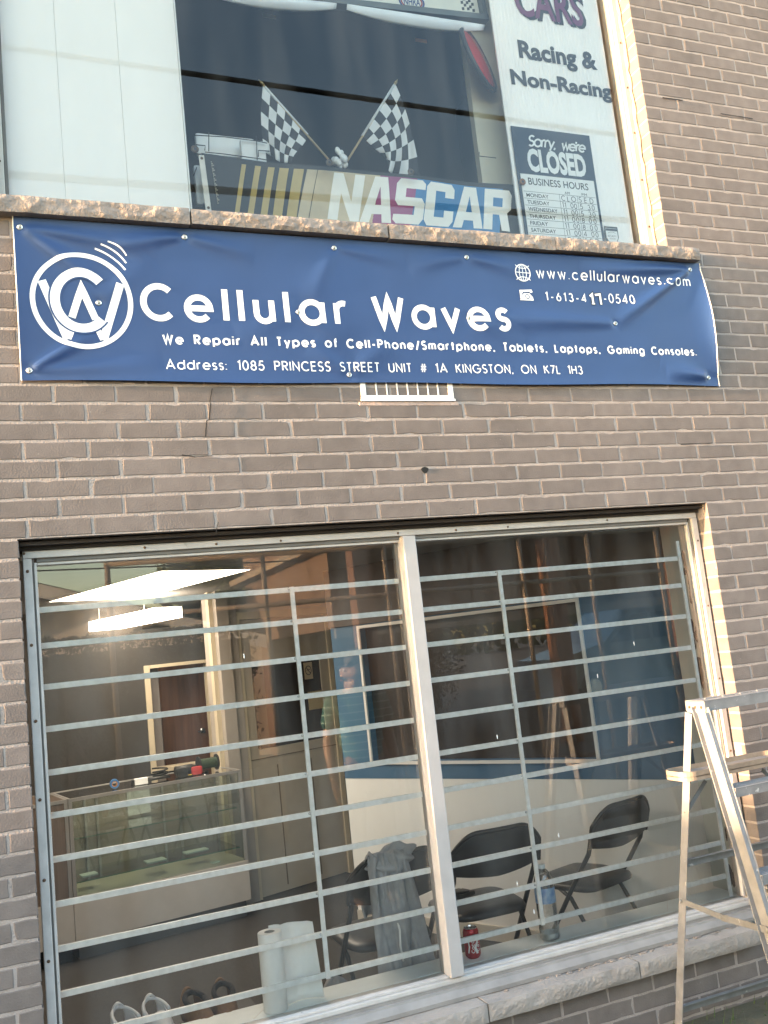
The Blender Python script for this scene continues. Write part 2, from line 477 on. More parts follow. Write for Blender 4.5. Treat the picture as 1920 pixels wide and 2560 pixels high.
def write(mb, s, x0, x1, z0, H, w, mp, mi=0, wsp=0.45, jitter=0.0, xs=1.0):
    """stroke lettering fitted between x0 and x1, cap height H, stroke width w"""
    nat = 0; n = 0
    for ch in s:
        nat += (wsp if ch == ' ' else GL[ch][1]) * (H - w) * xs
        n += 1
    tr = ((x1 - x0 - w) - nat) / max(1, n - 1)
    x = x0 + w / 2; li = 0
    for ch in s:
        if ch == ' ':
            x += wsp * (H - w) * xs + tr; continue
        st, adv = GL[ch]
        for g in st:
            jx, jz = random.uniform(-jitter, jitter), random.uniform(-jitter, jitter)
            ribbon(mb, [(x + px * (H - w) * xs + jx, z0 + w / 2 + pz * (H - w) + jz) for px, pz in g], w, mp, 0.00012 * (li % 3), mi)
            li += 1
        x += adv * (H - w) * xs + tr


def block(mb, s, x0, x1, z0, z1, mp, bold=0.0, slant=0.0, mi=0, lift=0.0, mirror=False):
    """text in Blender's built-in face, stretched into the box x0..x1, z0..z1"""
    cu = bpy.data.curves.new('lettering', 'FONT')
    cu.body = s; cu.offset = bold; cu.resolution_u = 3; cu.shear = slant; cu.fill_mode = 'FRONT'
    o = bpy.data.objects.new('lettering', cu); COL.objects.link(o)
    dg = bpy.context.evaluated_depsgraph_get()
    me = bpy.data.meshes.new_from_object(o.evaluated_get(dg))
    vs = [(v.co.x, v.co.y) for v in me.vertices]; fs = [tuple(p.vertices) for p in me.polygons]
    bpy.data.objects.remove(o); bpy.data.curves.remove(cu); bpy.data.meshes.remove(me)
    xa, xb = min(v[0] for v in vs), max(v[0] for v in vs); za, zb = min(v[1] for v in vs), max(v[1] for v in vs)
    out = []
    for px, pz in vs:
        t = (px - xa) / (xb - xa)
        if mirror: t = 1 - t
        out.append(mp(x0 + t * (x1 - x0), z0 + (pz - za) / (zb - za) * (z1 - z0), lift))
    mb.add(out, fs, mi)


def flat(y):
    return lambda x, z, l=0.0: Vector((x, y - l, z))
# ------------------------------------------------------------------ the brick building
WIN_LO = (0.060, 3.093, 0.151, 2.097)      # x0, x1, z0, z1 of the lower opening
WIN_UP = (0.050, 3.104, 3.372, 5.45)
GROUND = -0.09
FLOOR = -0.12
WX0, WX1, WZ0, WZ1 = -2.2, 6.6, -0.35, 6.0
building = thing('brick_building', 'grey brown brick shop front with a tall window above and a barred window below', 'building', (0, 0, GROUND))

PIT, BL, JT = 0.07006, 0.2218, 0.0105


def clip_out(a, b, z0, z1):
    """pieces of a brick [a,b] outside the openings, with flags for an exposed end"""
    segs = [(a, b, 0, 0)]
    zm = (z0 + z1) / 2
    for (x0, x1, w0, w1) in (WIN_LO, WIN_UP):
        if not (w0 < zm < w1): continue
        out = []
        for (p, q, e0, e1) in segs:
            if q <= x0 or p >= x1: out.append((p, q, e0, e1)); continue
            if p < x0: out.append((p, x0, e0, 1))
            if q > x1: out.append((x1, q, 1, e1))
        segs = out
    return [s_ for s_ in segs if s_[1] - s_[0] > 0.022]


rb = random.Random(11)
wall = MB()
k = int((WZ0 - 2.101) / PIT)
while 2.101 + k * PIT < WZ1:
    z0 = 2.101 + k * PIT + JT / 2; z1 = z0 + PIT - JT
    ph = 3.1975 if k % 2 == 0 else 3.1975 - BL / 2
    n0 = int((WX0 - ph) / BL) - 1
    for n in range(n0, n0 + int((WX1 - WX0) / BL) + 3):
        a = ph + n * BL + JT / 2 + rb.uniform(-.002, .002); b = a + BL - JT + rb.uniform(-.002, .002)
        a = max(a, WX0); b = min(b, WX1)
        if b - a < .03: continue
        for (p, q, e0, e1) in clip_out(a, b, z0, z1):
            dep = 0.098 if (e0 or e1) else 0.022
            nx = max(2, int((q - p) / .03)); nz = 2
            ring = []
            for i in range(nx): ring.append((p + (q - p) * i / nx, z0))
            for i in range(nz): ring.append((q, z0 + (z1 - z0) * i / nz))
            for i in range(nx): ring.append((q + (p - q) * i / nx, z1))
            for i in range(nz): ring.append((p, z1 + (z0 - z1) * i / nz))
            N_ = len(ring)
            yo = rb.uniform(-.0005, .0003); tx = rb.uniform(-.002, .002); tz = rb.uniform(-.008, .008)
            cx, cz = (p + q) / 2, (z0 + z1) / 2
            r0 = []; r1 = []; r2 = []
            for (x, z) in ring:
                sx = 1 if x > cx else -1; sz = 1 if z > cz else -1
                ox = rb.gauss(0, .0009); oz = rb.gauss(0, .0010)
                chip = .004 if rb.random() < .025 else 0
                y = yo + tx * (x - cx) + tz * (z - cz)
                r0.append((x, dep, z))
                r1.append((x + ox - sx * chip * .6, y + .0015 + chip, z + oz - sz * chip * .6))
                ix = max(p + .0026, min(q - .0026, x)); iz = max(z0 + .0026, min(z1 - .0026, z))
                r2.append((ix + ox * .5 - sx * chip, y, iz + oz * .5 - sz * chip))
            vs = r0 + r1 + r2; fs = []
            for i in range(N_):
                j = (i + 1) % N_
                fs.append((i, j, N_ + j, N_ + i)); fs.append((N_ + i, N_ + j, 2 * N_ + j, 2 * N_ + i))
            fs.append(tuple(range(2 * N_, 3 * N_)))
            wall.add(vs, fs, 0)
    k += 1
# mortar: sheets set back in the joints, also on the jambs
my = 0.0018
ins = 0.004
for (x0, x1, z0, z1) in (
        (WX0, WIN_LO[0] - ins, WZ0, WZ1), (WIN_LO[1] + .002, WX1, WZ0, 2.70), (WIN_LO[1] + ins + .008, WX1, WZ0 + 3.05, WZ1),
        (WIN_LO[0] - ins, WIN_LO[1] + .002, WZ0, WIN_LO[2]),
        (WIN_LO[0] - ins, WIN_LO[1] + .002, WIN_LO[3] + ins, 2.70), (WIN_LO[0] - ins, WIN_LO[1] + ins + .008, 2.70, WIN_UP[2]),
        (WIN_LO[0] - ins, WIN_LO[1] + ins + .008, WIN_UP[3], WZ1)):
    wall.box(x0, x1, my, 0.10, z0, z1, 1)
# drill hole and cracks in the joints
def crack(pts, w):
    for a, b in zip(pts, pts[1:]):
        wall.bar((a[0], my - .0065, a[1]), (b[0], my - .0065, b[1]), .0015, w * random.uniform(.6, 1.3), up=(b[1] - a[1], 0, -(b[0] - a[0])), mi=2)
hole = at(1062, 1175, y=0)
wall.prism([(hole.x + .016 * math.cos(t) * (1 + .2 * math.sin(3 * t)), -.002, hole.z + .013 * math.sin(t)) for t in [2 * pi * i_ / 14 for i_ in range(14)]], (0, .004, 0), 2)
for pl in (((530, 972), (524, 1004), (526, 1012), (522, 1050), (516, 1052), (513, 1092)), ((540, 1335), (541, 1322), (545, 1306)), ((455, 1138), (488, 1143), (530, 1140)),
           ((1700, 1112), (1732, 1110), (1779, 1108)), ((1800, 285), (1845, 292), (1880, 298)), ((1655, 245), (1705, 252))):
    crack([(q.x, q.z) for q in (at(a, b, y=0) for a, b in pl)], .0035)
wo = wall.build('brick_wall', [BRICK, MORTAR, GAPM], building)

# inner leaf of the wall and the rest of the building, so that the rooms are closed
INW = mat('inside wall paint', (0.62, 0.62, 0.58), 0.8, var=0.05)
TAR = mat('flat roof', (0.12, 0.12, 0.12), 0.9)
sh = MB()
Y0, Y1 = 0.10, 0.30
sh.box(WX0, WIN_LO[0] - .02, Y0, Y1, WZ0, WZ1); sh.box(WIN_LO[1] - .0, WX1, Y0, Y1, WZ0, WZ1)
sh.box(WIN_LO[0] - .02, WIN_LO[1], Y0, Y1 - .002, WZ0, 0.285)
sh.box(WIN_LO[0] - .02, WIN_LO[1], Y0 + .065, Y1 - .002, 2.06, 3.40)
sh.box(WIN_LO[0] - .02, WIN_LO[1], Y0, Y1 - .002, 5.45, WZ1)
sh.build('inner_wall', INW, building)

# stone sills
def rock(x0, x1, z0, z1, yf, yb, seed, amp=.008, nx=None):
    """rock-faced stone: front grid pushed about, plain top, bottom, ends"""
    m = MB(); nx = nx or int((x1 - x0) / .009); nz = max(8, int((z1 - z0) / .0075))
    def F(u, v):
        x = x0 + (x1 - x0) * u; z = z0 + (z1 - z0) * v
        e = min(1, min(u * (x1 - x0), (1 - u) * (x1 - x0)) / .02) * min(1, min(v, 1 - v) * (z1 - z0) / .012)
        n1 = noise.noise(Vector((x * 16 + seed, z * 22, seed))) + .6 * noise.noise(Vector((x * 45, z * 50 + seed, 3))) + .35 * abs(noise.noise(Vector((x * 90, z * 90, seed))))
        bow = .004 * (1 - (2 * v - 1) ** 4)
        return (x, yf - (bow + amp * n1) * (.25 + .75 * e), z + .003 * noise.noise(Vector((x * 9, seed, v))) * (1 if v > .5 else -.6))
    m.grid(F, nx, nz)
    fr = [F(i / nx, 1) for i in range(nx + 1)]; lo = [F(i / nx, 0) for i in range(nx + 1)]
    for i in range(nx):
        m.add([fr[i], fr[i + 1], (fr[i + 1][0], yb, fr[i + 1][2]), (fr[i][0], yb, fr[i][2])], [(0, 1, 2, 3)])
        m.add([lo[i], lo[i + 1], (lo[i + 1][0], yb, lo[i + 1][2]), (lo[i][0], yb, lo[i][2])], [(3, 2, 1, 0)])
    for u in (0, 1):
        sd = [F(u, j / nz) for j in range(nz + 1)]
        for j in range(nz):
            m.add([sd[j], sd[j + 1], (sd[j + 1][0], yb, sd[j + 1][2]), (sd[j][0], yb, sd[j][2])], [(0, 1, 2, 3)])
    return m

USZ0, USZ1 = 3.300, 3.366
sill_up = bpy.data.objects.new('window_sill', None); COL.objects.link(sill_up); sill_up.parent = building
j1 = at(477, 560, y=-.04).x; j2 = at(972, 595, y=-.04).x
xr = 3.255
for i, (a, b) in enumerate(((-.9, j1 - .003), (j1 + .004, j2 - .004), (j2 + .004, 2.42), (2.423, xr))):
    o = rock(a, b, USZ0 + .003 * (i % 2), USZ1 - .002 * (i % 2), -.045, .09, 3.7 * i + 1).build('stone_slab', STONE, sill_up, smooth=True, angle=24)
    o.location = o.location
sill_lo = bpy.data.objects.new('window_sill', None); COL.objects.link(sill_lo); sill_lo.parent = building
b1 = at(1215, 2500, y=-.045).x; b2 = at(1595, 2420, y=-.045).x
for i, (a, b) in enumerate(((-.12, b1 - .003), (b1 + .003, b2 - .003), (b2 + .003, 2.985))):
    rock(a, b, .152, .2165, -.056, .09, 9.1 * i + 40, amp=.004).build('stone_slab', STONE2, sill_lo, smooth=True, angle=24)
    m = MB()
    for q in range(26):                                   # broken cement along the back edge and at the joints
        x = a + (b - a) * (random.random() ** (0.5 if i % 2 else 1.6))
        m.ell((x, random.uniform(.014, .028), .2175), (random.uniform(.006, .028), random.uniform(.003, .008), random.uniform(.002, .006)), 7, 4)
    tag(m.build('cement_crumbs', STONE, sill_lo, smooth=True), kind='stuff')

# lintel
lint = MB()
lint.box(WIN_LO[0] - .01, WIN_LO[1] + .004, .034, .164, 2.081, 2.0945)
lint.box(WIN_LO[0] + .004, WIN_LO[1] - .004, .060, .164, 2.068, 2.0805)
lint.build('lintel', WOODDARK, building)

# ---- lower window: frame, mullion, panes
wlo = bpy.data.objects.new('shop_window', None); COL.objects.link(wlo); wlo.parent = building
FX0, FX1, FZ0, FZ1 = .072, 3.083, .274, 2.067
fr = MB()
fr.box(FX0, FX1, .072, .150, 2.040, FZ1, 0, .003)                  # head
fr.box(FX0, FX0 + .030, .070, .150, FZ0, 2.0395, 0, .003)          # left jamb
fr.box(FX1 - .030, FX1, .070, .150, FZ0, 2.0395, 0, .003)          # right jamb
fr.box(FX0 + .0305, FX1 - .0305, .066, .150, FZ0, .291, 0, .003)   # bottom rail
fr.box(FX0 + .0305, FX1 - .0305, .082, .145, .2915, .300, 0, .002)
fr.box(FX0 + .0305, FX0 + .0365, .084, .140, .3045, 2.0395, 1)
fr.box(FX0 + .037, FX0 + .046, .078, .140, .3045, 2.024, 0, .002)
fr.box(FX1 - .0365, FX1 - .0305, .084, .140, .3045, 2.0395, 1)
fr.box(FX1 - .046, FX1 - .037, .092, .140, .3045, 2.024, 0, .002)
fr.box(FX0 + .047, FX1 - .047, .084, .140, 2.026, 2.0395, 1)
fr.box(FX0 + .047, FX1 - .047, .090, .140, 2.015, 2.0258, 0, .002)
fr.build('frame', [ALU, LIPM], wlo)
ss = MB()                                                           # sloping metal sill with two grooves
prof = [(.066, .2735), (.066, .262), (.056, .260), (.054, .2535), (.032, .2360), (.030, .2345), (.030, .2190), (.068, .2190), (.068, .2735)]
ss.prism([(FX0, y, z) for y, z in prof], (FX1 - FX0, 0, 0))
ss.build('sill_flashing', ALU_SILL, wlo)
def screw(parent, p, r):
    m = MB(); m.ell(p, r, 8, 4); m.build('screw', RUST, parent, smooth=True)
for u, v in ((60, 1384), (362, 1369), (541, 1360), (702, 1352), (995, 1333), (1140, 1325), (1270, 1317), (1518, 1300)):
    screw(wlo, at(u, v, y=.071), (.005, .003, .005))
for u, v in ((59, 1429), (69, 1614), (82, 1804), (92, 2001), (104, 2202), (115, 2405)):
    screw(wlo, (FX0 + .014, .069, at(u, v, y=.069).z), (.006, .003, .006))
for zz in (1.93, 1.62, 1.28, .95, .62):
    screw(wlo, (FX1 - .014, .069, zz), (.005, .003, .005))
mu = MB()
mu.box(1.537, 1.595, .048, .150, .3005, 2.036, 0, .004)
mu.build('mullion', mat('mullion paint', (0.40, 0.375, 0.365), 0.5, var=0.06, vscale=15, bump=.05, bscale=150), wlo)
for (a, b) in ((FX0 + .03, 1.540), (1.592, FX1 - .03)):
    g = MB(); g.add([(a, .112, .30), (b, .112, .30), (b, .112, 2.03), (a, .112, 2.03)], [(0, 1, 2, 3)])
    g.build('glass_pane', GLASS_LO, wlo)
for u, v in ((1585, 1609), (1494, 1690), (1243, 1842), (1397, 2089), (1293, 2209), (1335, 2279), (610, 1640)):
    q = at(u, v, y=.1112); m = MB(); m.ell(q, (.0022, .0006, .010), 7, 6); m.build('paint_fleck', PUREW, wlo, smooth=True)
# flaking white paint along the right reveal, inside the glass
fl = MB(); rf = random.Random(5)
for q in range(46):
    z = .34 + rf.random() * 1.55; w = rf.uniform(.006, .022); h = rf.uniform(.02, .075)
    x = 3.066
    yy = rf.uniform(.155, .20)
    pts = [(x - .0015, yy + w * math.cos(t) * rf.uniform(.6, 1.1), z + h * math.sin(t) * rf.uniform(.6, 1.1)) for t in [2 * pi * i / 9 for i in range(9)]]
    fl.prism(pts, (-.001, 0, 0))
fl.build('bare_patch', mat('bare wood patch', (0.075, 0.055, 0.05), .9, var=.3), wlo)

# ---- security bars, welded grille behind the glass
grille = thing('window_grille', 'welded grille of pale flat bars behind the lower shop window', 'security bars', (1.56, .14, .40))
ZB = [1.858, 1.729, 1.582, 1.434, 1.283, 1.136, .987, .837, .690, .542, .396]
BY = .136
for (a, b) in ((.118, 1.537), (1.600, 2.990)):
    for z in ZB:
        m = MB(); m.box(a, b, BY, BY + .012, z - .0105, z + .0105, 0, .0015)
        m.build('horizontal_bar', BARM, grille)
for x in (.112, 1.068, 2.012, 2.996):
    m = MB(); m.box(x - .0085, x + .0085, BY - .010, BY - .0005, ZB[-1] - .012 if .5 < x < 2.5 else .31, ZB[0] + .011 if .5 < x < 2.5 else 1.94, 0, .001)
    m.build('vertical_bar', BARM, grille)
for x in (1.068, 2.012):
    for z in ZB[:10]:
        w_ = MB(); w_.ell((x - .012, BY - .003, z + .004), (.006, .004, .005), 7, 5); w_.build('weld_bead', WELD, grille, smooth=True)

# ---- upper window
wup = bpy.data.objects.new('display_window', None); COL.objects.link(wup); wup.parent = building
UF = mat('cream window paint', (0.48, 0.45, 0.40), 0.5, var=.10, vscale=14, bump=.2, bscale=60)
f2 = MB()
ux0, ux1 = WIN_UP[0], WIN_UP[1]
f2.box(ux1 - .045, ux1 - .008, .078, .150, 3.372, 5.40, 0, .003)
f2.box(ux1 - .058, ux1 - .0455, .096, .150, 3.400, 5.40, 0, .003)
f2.box(ux0 + .003, ux0 + .030, .078, .150, 3.372, 5.40, 0, .003)
f2.box(ux0 + .031, ux0 + .044, .096, .150, 3.400, 5.40, 1, .002)
f2.box(ux0 + .031, ux1 - .0455, .090, .150, 3.367, 3.392, 0, .002)
f2.box(ux0, ux1 - .009, .078, .150, 5.401, 5.445, 0, .003)
f2.build('frame', [UF, LIPM], wup)
c_ = MB(); rc = random.Random(8)
pts = []
z = 3.37
while z < 5.4:
    pts.append((ux1 - .006 - rc.uniform(0, .003), .074 + rc.uniform(-.004, .008), z)); z += rc.uniform(.02, .07)
c_.tube(pts, [rc.uniform(.004, .010) for _ in pts], 7)
c_.build('caulk_bead', CAULK, wup, smooth=True)
for u, v in ((1546, 106), (1564, 218), (1581, 331), (1600, 449), (1620, 566)):
    screw(wup, (ux1 - .026, .077, at(u, v, y=.077).z), (.006, .003, .006))
for u, v in ((3, 255), (7, 403)):
    screw(wup, (ux0 + .016, .077, at(u, v, y=.077).z), (.005, .003, .005))
g = MB(); g.add([(ux0 + .03, .124, 3.385), (ux1 - .045, .124, 3.385), (ux1 - .045, .124, 5.41), (ux0 + .03, .124, 5.41)], [(0, 1, 2, 3)])
g.build('glass_pane', GLASS_UP, wup)

# ---- vent grille under the banner
vent = thing('wall_vent', 'white metal vent grille set in the bricks under the blue banner', 'vent', (1.615, 0, 2.6))
vx0, vx1, vz0, vz1 = 1.400, 1.826, 2.600, 2.745
m = MB()
m.box(vx0, vx1, -.004, .022, vz0, vz0 + .022, 0, .002); m.box(vx0, vx1, -.004, .022, vz1 - .02, vz1, 0, .002)
m.box(vx0, vx0 + .024, -.004, .022, vz0 + .0225, vz1 - .0205, 0, .002); m.box(vx1 - .024, vx1, -.004, .022, vz0 + .0225, vz1 - .0205, 0, .002)
m.box(vx0 - .004, vx1 + .004, -.008, -.0045, vz0 - .004, vz0 + .006, 0, .001)
m.build('vent_frame', WHITEM, vent)
m = MB(); m.box(vx0 + .02, vx1 - .02, .0175, .021, vz0 + .02, vz1 - .02)
m.build('vent_duct', GAPM, vent)
for i in range(1, 8):
    m = MB(); x = vx0 + .024 + (vx1 - vx0 - .048) * i / 8; m.box(x - .0028, x + .0028, -.002, .008, vz0 + .0225, vz1 - .0205)
    m.build('vertical_louvre', WHITEM, vent)
m = MB()
for i in range(10):
    z = vz0 + .026 + i * .0105; m.bar((vx0 + .0245, .0125, z), (vx1 - .0245, .0125, z), .0065, .0022, up=(0, -.6, 1))
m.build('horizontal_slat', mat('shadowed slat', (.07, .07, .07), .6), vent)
m = MB(); m.box(vx0 - .012, vx1 + .02, -.0015, .03, vz0 - .022, vz0 - .005, 0, .003)
m.build('mortar_bed', mat('pink mortar', (.40, .30, .26), .95, var=.2, bump=.6), vent)

# ------------------------------------------------------------------ the blue banner
BX0, BX1, BZ0, BZ1 = .098, 3.277, 2.671, 3.300
GR = [(.121, 3.258), (.725, 3.261), (1.347, 3.257), (1.969, 3.253), (3.210, 3.264), (.126, 2.710), (3.218, 2.711), (.383, 2.977), (1.163, 2.969), (1.943, 2.971), (2.717, 2.971), (1.355, 2.707)]
CR = [  # crease: from, to, half width, height
    ((.121, 3.258), (.36, 3.08), .030, .0055), ((.121, 3.258), (.62, 3.20), .030, .005), ((.126, 2.71), (.36, 2.86), .026, .006), ((.126, 2.71), (.60, 2.74), .03, .003),
    ((3.21, 3.264), (2.717, 2.971), .026, .008), ((3.21, 3.264), (2.55, 3.225), .03, .007), ((2.717, 2.971), (1.943, 2.971), .045, .006), ((1.347, 3.257), (1.22, 3.02), .04, .004),
    ((.725, 3.261), (.45, 3.215), .03, .006), ((.725, 3.261), (1.0, 3.20), .03, .004), ((1.969, 3.253), (2.25, 3.20), .035, .005), ((1.969, 3.253), (1.68, 3.20), .035, .004),
    ((1.347, 3.257), (1.66, 3.215), .03, .003), ((3.218, 2.711), (2.97, 2.735), .03, .007), ((3.218, 2.711), (2.95, 2.80), .04, .004), ((1.355, 2.707), (1.2, 2.83), .035, .003), ((1.355, 2.707), (1.55, 2.85), .04, .003),
    ((.383, 2.977), (.58, 3.17), .05, .003), ((1.163, 2.969), (1.36, 2.86), .05, .003), ((1.163, 2.969), (.9, 2.87), .05, .0025), ((1.943, 2.971), (2.2, 2.85), .05, .003)]


def banner_h(x, z):
    h = .006
    for (a, b, w, am) in CR:
        dx, dz = b[0] - a[0], b[1] - a[1]; L2 = dx * dx + dz * dz
        t = ((x - a[0]) * dx + (z - a[1]) * dz) / L2
        if t < -.2 or t > 1.2: continue
        tc = max(0, min(1, t))
        px, pz = a[0] + dx * tc - x, a[1] + dz * tc - z
        d2 = px * px + pz * pz
        wv = w * (.45 + .9 * tc)
        h += 1.7 * am * math.exp(-d2 / (wv * wv)) * (math.sin(pi * min(1, max(0, .12 + t * .88))) ** .6)
    # free edges stand off the wall between the fixings
    zc = max(0, min(1, (z - 2.711) / (3.264 - 2.711)))
    h += .034 * math.exp(-(BX1 - x) / .045) * math.sin(pi * zc) ** 1.0
    h += .016 * math.exp(-(x - BX0) / .05) * math.sin(pi * zc)
    xs_ = [.121, .725, 1.347, 1.969, 3.21]
    for a, b in zip(xs_, xs_[1:]):
        if a < x < b: h += .012 * min(1, (b - a)) * math.exp(-(BZ1 - z) / .045) * math.sin(pi * (x - a) / (b - a))
    xs_ = [.126, 1.355, 3.218]
    for a, b in zip(xs_, xs_[1:]):
        if a < x < b: h += .010 * math.exp(-(z - BZ0) / .05) * math.sin(pi * (x - a) / (b - a))
    h += .0016 * noise.noise(Vector((x * 2.2, z * 4, 1.3))) + .0008 * noise.noise(Vector((x * 7, z * 9, 5)))
    for g in GR:
        d = math.hypot(x - g[0], z - g[1])
        h *= 1 - .75 * math.exp(-(d / .022) ** 2)
    return h + .004


def bmap(x, z, l=0.0):
    return Vector((x, -banner_h(x, z) - .0016 - l, z))


def bsurf(u, v):
    x = BX0 + (BX1 - BX0) * u; z = BZ0 + (BZ1 - BZ0) * v
    if v == 1: z -= .010 * sum(math.sin(pi * (x - a) / (b - a)) * min(1, b - a) for a, b in ((.121, .725), (.725, 1.347), (1.347, 1.969), (1.969, 3.21)) if a < x < b)
    if v == 0: z += .004 * math.sin(x * 5)
    return (x, -banner_h(x, z), z)


banner = thing('banner', 'wide blue vinyl shop banner with white lettering screwed to the brick wall', 'banner', (1.69, 0, 2.67))
m = MB(); m.grid(bsurf, 420, 96)
m.build('banner_sheet', BLUEV, banner, smooth=True, recalc=False)
for u_ in (0, 1):
    hem = MB(); hem.tube([bsurf(u_, j / 40) for j in range(41)], .0022, 5)
    hem.build('hem', mat('white hem', (.75, .73, .70), .6), banner)
t = MB()
write(t, 'Cellular', .535, 1.378, 2.911, .153, .0245, bmap)
write(t, 'Waves', 1.487, 2.146, 2.911, .150, .0245, bmap)
t.build('title_lettering', WHITEV, banner, recalc=False)
t = MB()
write(t, 'We Repair All Types of Cell-Phone/Smartphone, Tablets, Laptops, Gaming Consoles.', .608, 3.168, 2.8195, .0415, .0078, bmap, wsp=.5)
t.build('slogan_lettering', WHITEV, banner, recalc=False)
t = MB()
write(t, 'Address: 1085 PRINCESS STREET UNIT # 1A KINGSTON, ON K7L 1H3', .613, 2.492, 2.7185, .0415, .0052, bmap, wsp=.6)
t.build('address_lettering', WHITEV, banner, recalc=False)
t = MB()
write(t, 'www.cellularwaves.com', 2.316, 3.196, 3.1745, .052, .0062, bmap)
t.build('web_lettering', WHITEV, banner, recalc=False)
t = MB()
write(t, '1-613-4', 2.349, 2.572, 3.0665, .0425, .0056, bmap); write(t, '-0540', 2.668, 2.846, 3.0695, .0475, .0056, bmap)
q = [(2.592, 3.098), (2.606, 3.108), (2.606, 3.060)]; q7 = [(2.622, 3.106), (2.650, 3.110), (2.650, 3.060)]
for l_ in (q, q7): ribbon(t, l_, .0185, bmap, .0004, 1)
ribbon(t, [(2.596, 3.062), (2.618, 3.062)], .013, bmap, .0005, 1)
for l_ in (q, q7): ribbon(t, l_, .0105, bmap, .0009, 0)
ribbon(t, [(2.598, 3.062), (2.615, 3.062)], .006, bmap, .0010, 0)
t.build('phone_number', [WHITEV, BLACKP], banner, recalc=False)
lg = MB()
ribbon(lg, arc(.325, 2.982, .1745, .1790, 0, 360, 72), .0185, bmap)                       # ring
wdt = .030
ribbon(lg, [(.186, 3.054), (.265, 2.830)], wdt, bmap, .0002); ribbon(lg, [(.466, 3.054), (.391, 2.830)], wdt, bmap, .0002)
ribbon(lg, [(.266, 2.832), (.286, 2.880)], .022, bmap, .0003); ribbon(lg, [(.389, 2.832), (.374, 2.870)], .020, bmap, .0003)
ribbon(lg, arc(.322, 2.983, .1142, .1287, 40, 321, 44), .0065, bmap, .0008, 1); ribbon(lg, arc(.322, 2.983, .0738, .0883, 40, 321, 44), .0065, bmap, .0008, 1)               # C with a blue outline
ribbon(lg, arc(.322, 2.983, .094, .1085, 43, 318, 44), .034, bmap, .0009)
ribbon(lg, [(.284, 2.915), (.324, 3.032), (.368, 2.911)], .026, bmap, .0012)
def arcline(a, b, bow):
    mx, mz = (a[0] + b[0]) / 2 + bow, (a[1] + b[1]) / 2 + bow
    return [((1 - t_) ** 2 * a[0] + 2 * t_ * (1 - t_) * mx + t_ * t_ * b[0], (1 - t_) ** 2 * a[1] + 2 * t_ * (1 - t_) * mz + t_ * t_ * b[1]) for t_ in [i_ / 10 for i_ in range(11)]]
ribbon(lg, arcline((.382, 3.190), (.488, 3.110), .016), .0068, bmap); ribbon(lg, arcline((.404, 3.207), (.493, 3.138), .016), .0062, bmap); ribbon(lg, arcline((.430, 3.219), (.496, 3.168), .014), .0058, bmap)
lg.build('monogram', [WHITEV, BLUEV], banner, recalc=False)
ic = MB()
cx, cz = 2.245, 3.195
ribbon(ic, arc(cx, cz, .039, .039, 0, 360, 36), .005, bmap); ribbon(ic, arc(cx, cz, .019, .038, 0, 360, 30), .0036, bmap, .0002)
ribbon(ic, [(cx, cz - .038), (cx, cz + .038)], .0036, bmap, .0003); ribbon(ic, [(cx - .038, cz), (cx + .038, cz)], .0036, bmap, .0004)
ribbon(ic, arc(cx, cz + .046, .040, .026, 205, 335), .0036, bmap, .0005); ribbon(ic, arc(cx, cz - .046, .040, .026, 155, 25), .0036, bmap, .0005)
ic.build('globe_icon', WHITEV, banner, recalc=False)
ph = MB()
px, pz = 2.250, 3.086
def poly(mb, pts, lift, mi=0): mb.add([bmap(a, b, lift) for a, b in pts], [tuple(range(len(pts)))], mi)
poly(ph, [(px - .036, pz - .022), (px + .034, pz - .022), (px + .032, pz - .006), (px + .016, pz + .012), (px - .012, pz + .012), (px - .030, pz - .008)], .0004)
poly(ph, [(px - .034, pz + .026), (px + .030, pz + .030), (px + .034, pz + .018), (px + .024, pz + .014), (px + .016, pz + .020), (px - .016, pz + .018), (px - .022, pz + .010), (px - .022, pz - .014), (px - .034, pz - .012)], .0006)
ribbon(ph, arc(px + .004, pz - .004, .010, .010, 0, 360, 18), .004, bmap, .0010, 1)
ph.build('telephone_icon', [WHITEV, BLUEV], banner, recalc=False)
for i, g in enumerate(GR):
    m = MB(); p = bmap(*g)
    m.lathe([(.0105, p.y + .003), (.0105, p.y - .0025), (.0085, p.y - .0040), (.0060, p.y - .0030)], (g[0], 0, g[1]), 18, 'y')
    m.lathe([(.0045, p.y - .001), (.0045, p.y - .0055), (.002, p.y - .0068)], (g[0] + .001, 0, g[1]), 10, 'y', 1)
    m.build('grommet', [GROM, mat('screw head', (.30, .28, .25), .35, metal=.8)], banner, smooth=True, angle=40)
# ------------------------------------------------------------------ what stands behind the upper window
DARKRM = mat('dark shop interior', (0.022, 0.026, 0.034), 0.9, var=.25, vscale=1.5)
CREAM = mat('cream side wall', (0.55, 0.52, 0.42), 0.8, var=.05)
bx = MB()
bx.box(-.2, 3.4, 2.4, 2.5, 3.30, 5.7); bx.box(-.3, -.2, .30, 2.5, 3.30, 5.7)
bx.box(3.4, 3.5, .30, 2.5, 3.30, 5.7); bx.box(-.2, 3.4, .30, 2.4, 3.30, 3.38); bx.box(-.2, 3.4, .30, 2.4, 5.6, 5.7)
struct('upper_room_wall', bx, DARKRM)
pz_ = at(1190, 330, y=.31)
m = MB(); m.box(pz_.x, 2.75, .31, .35, 3.38, 5.6)
struct('side_wall', m, CREAM)

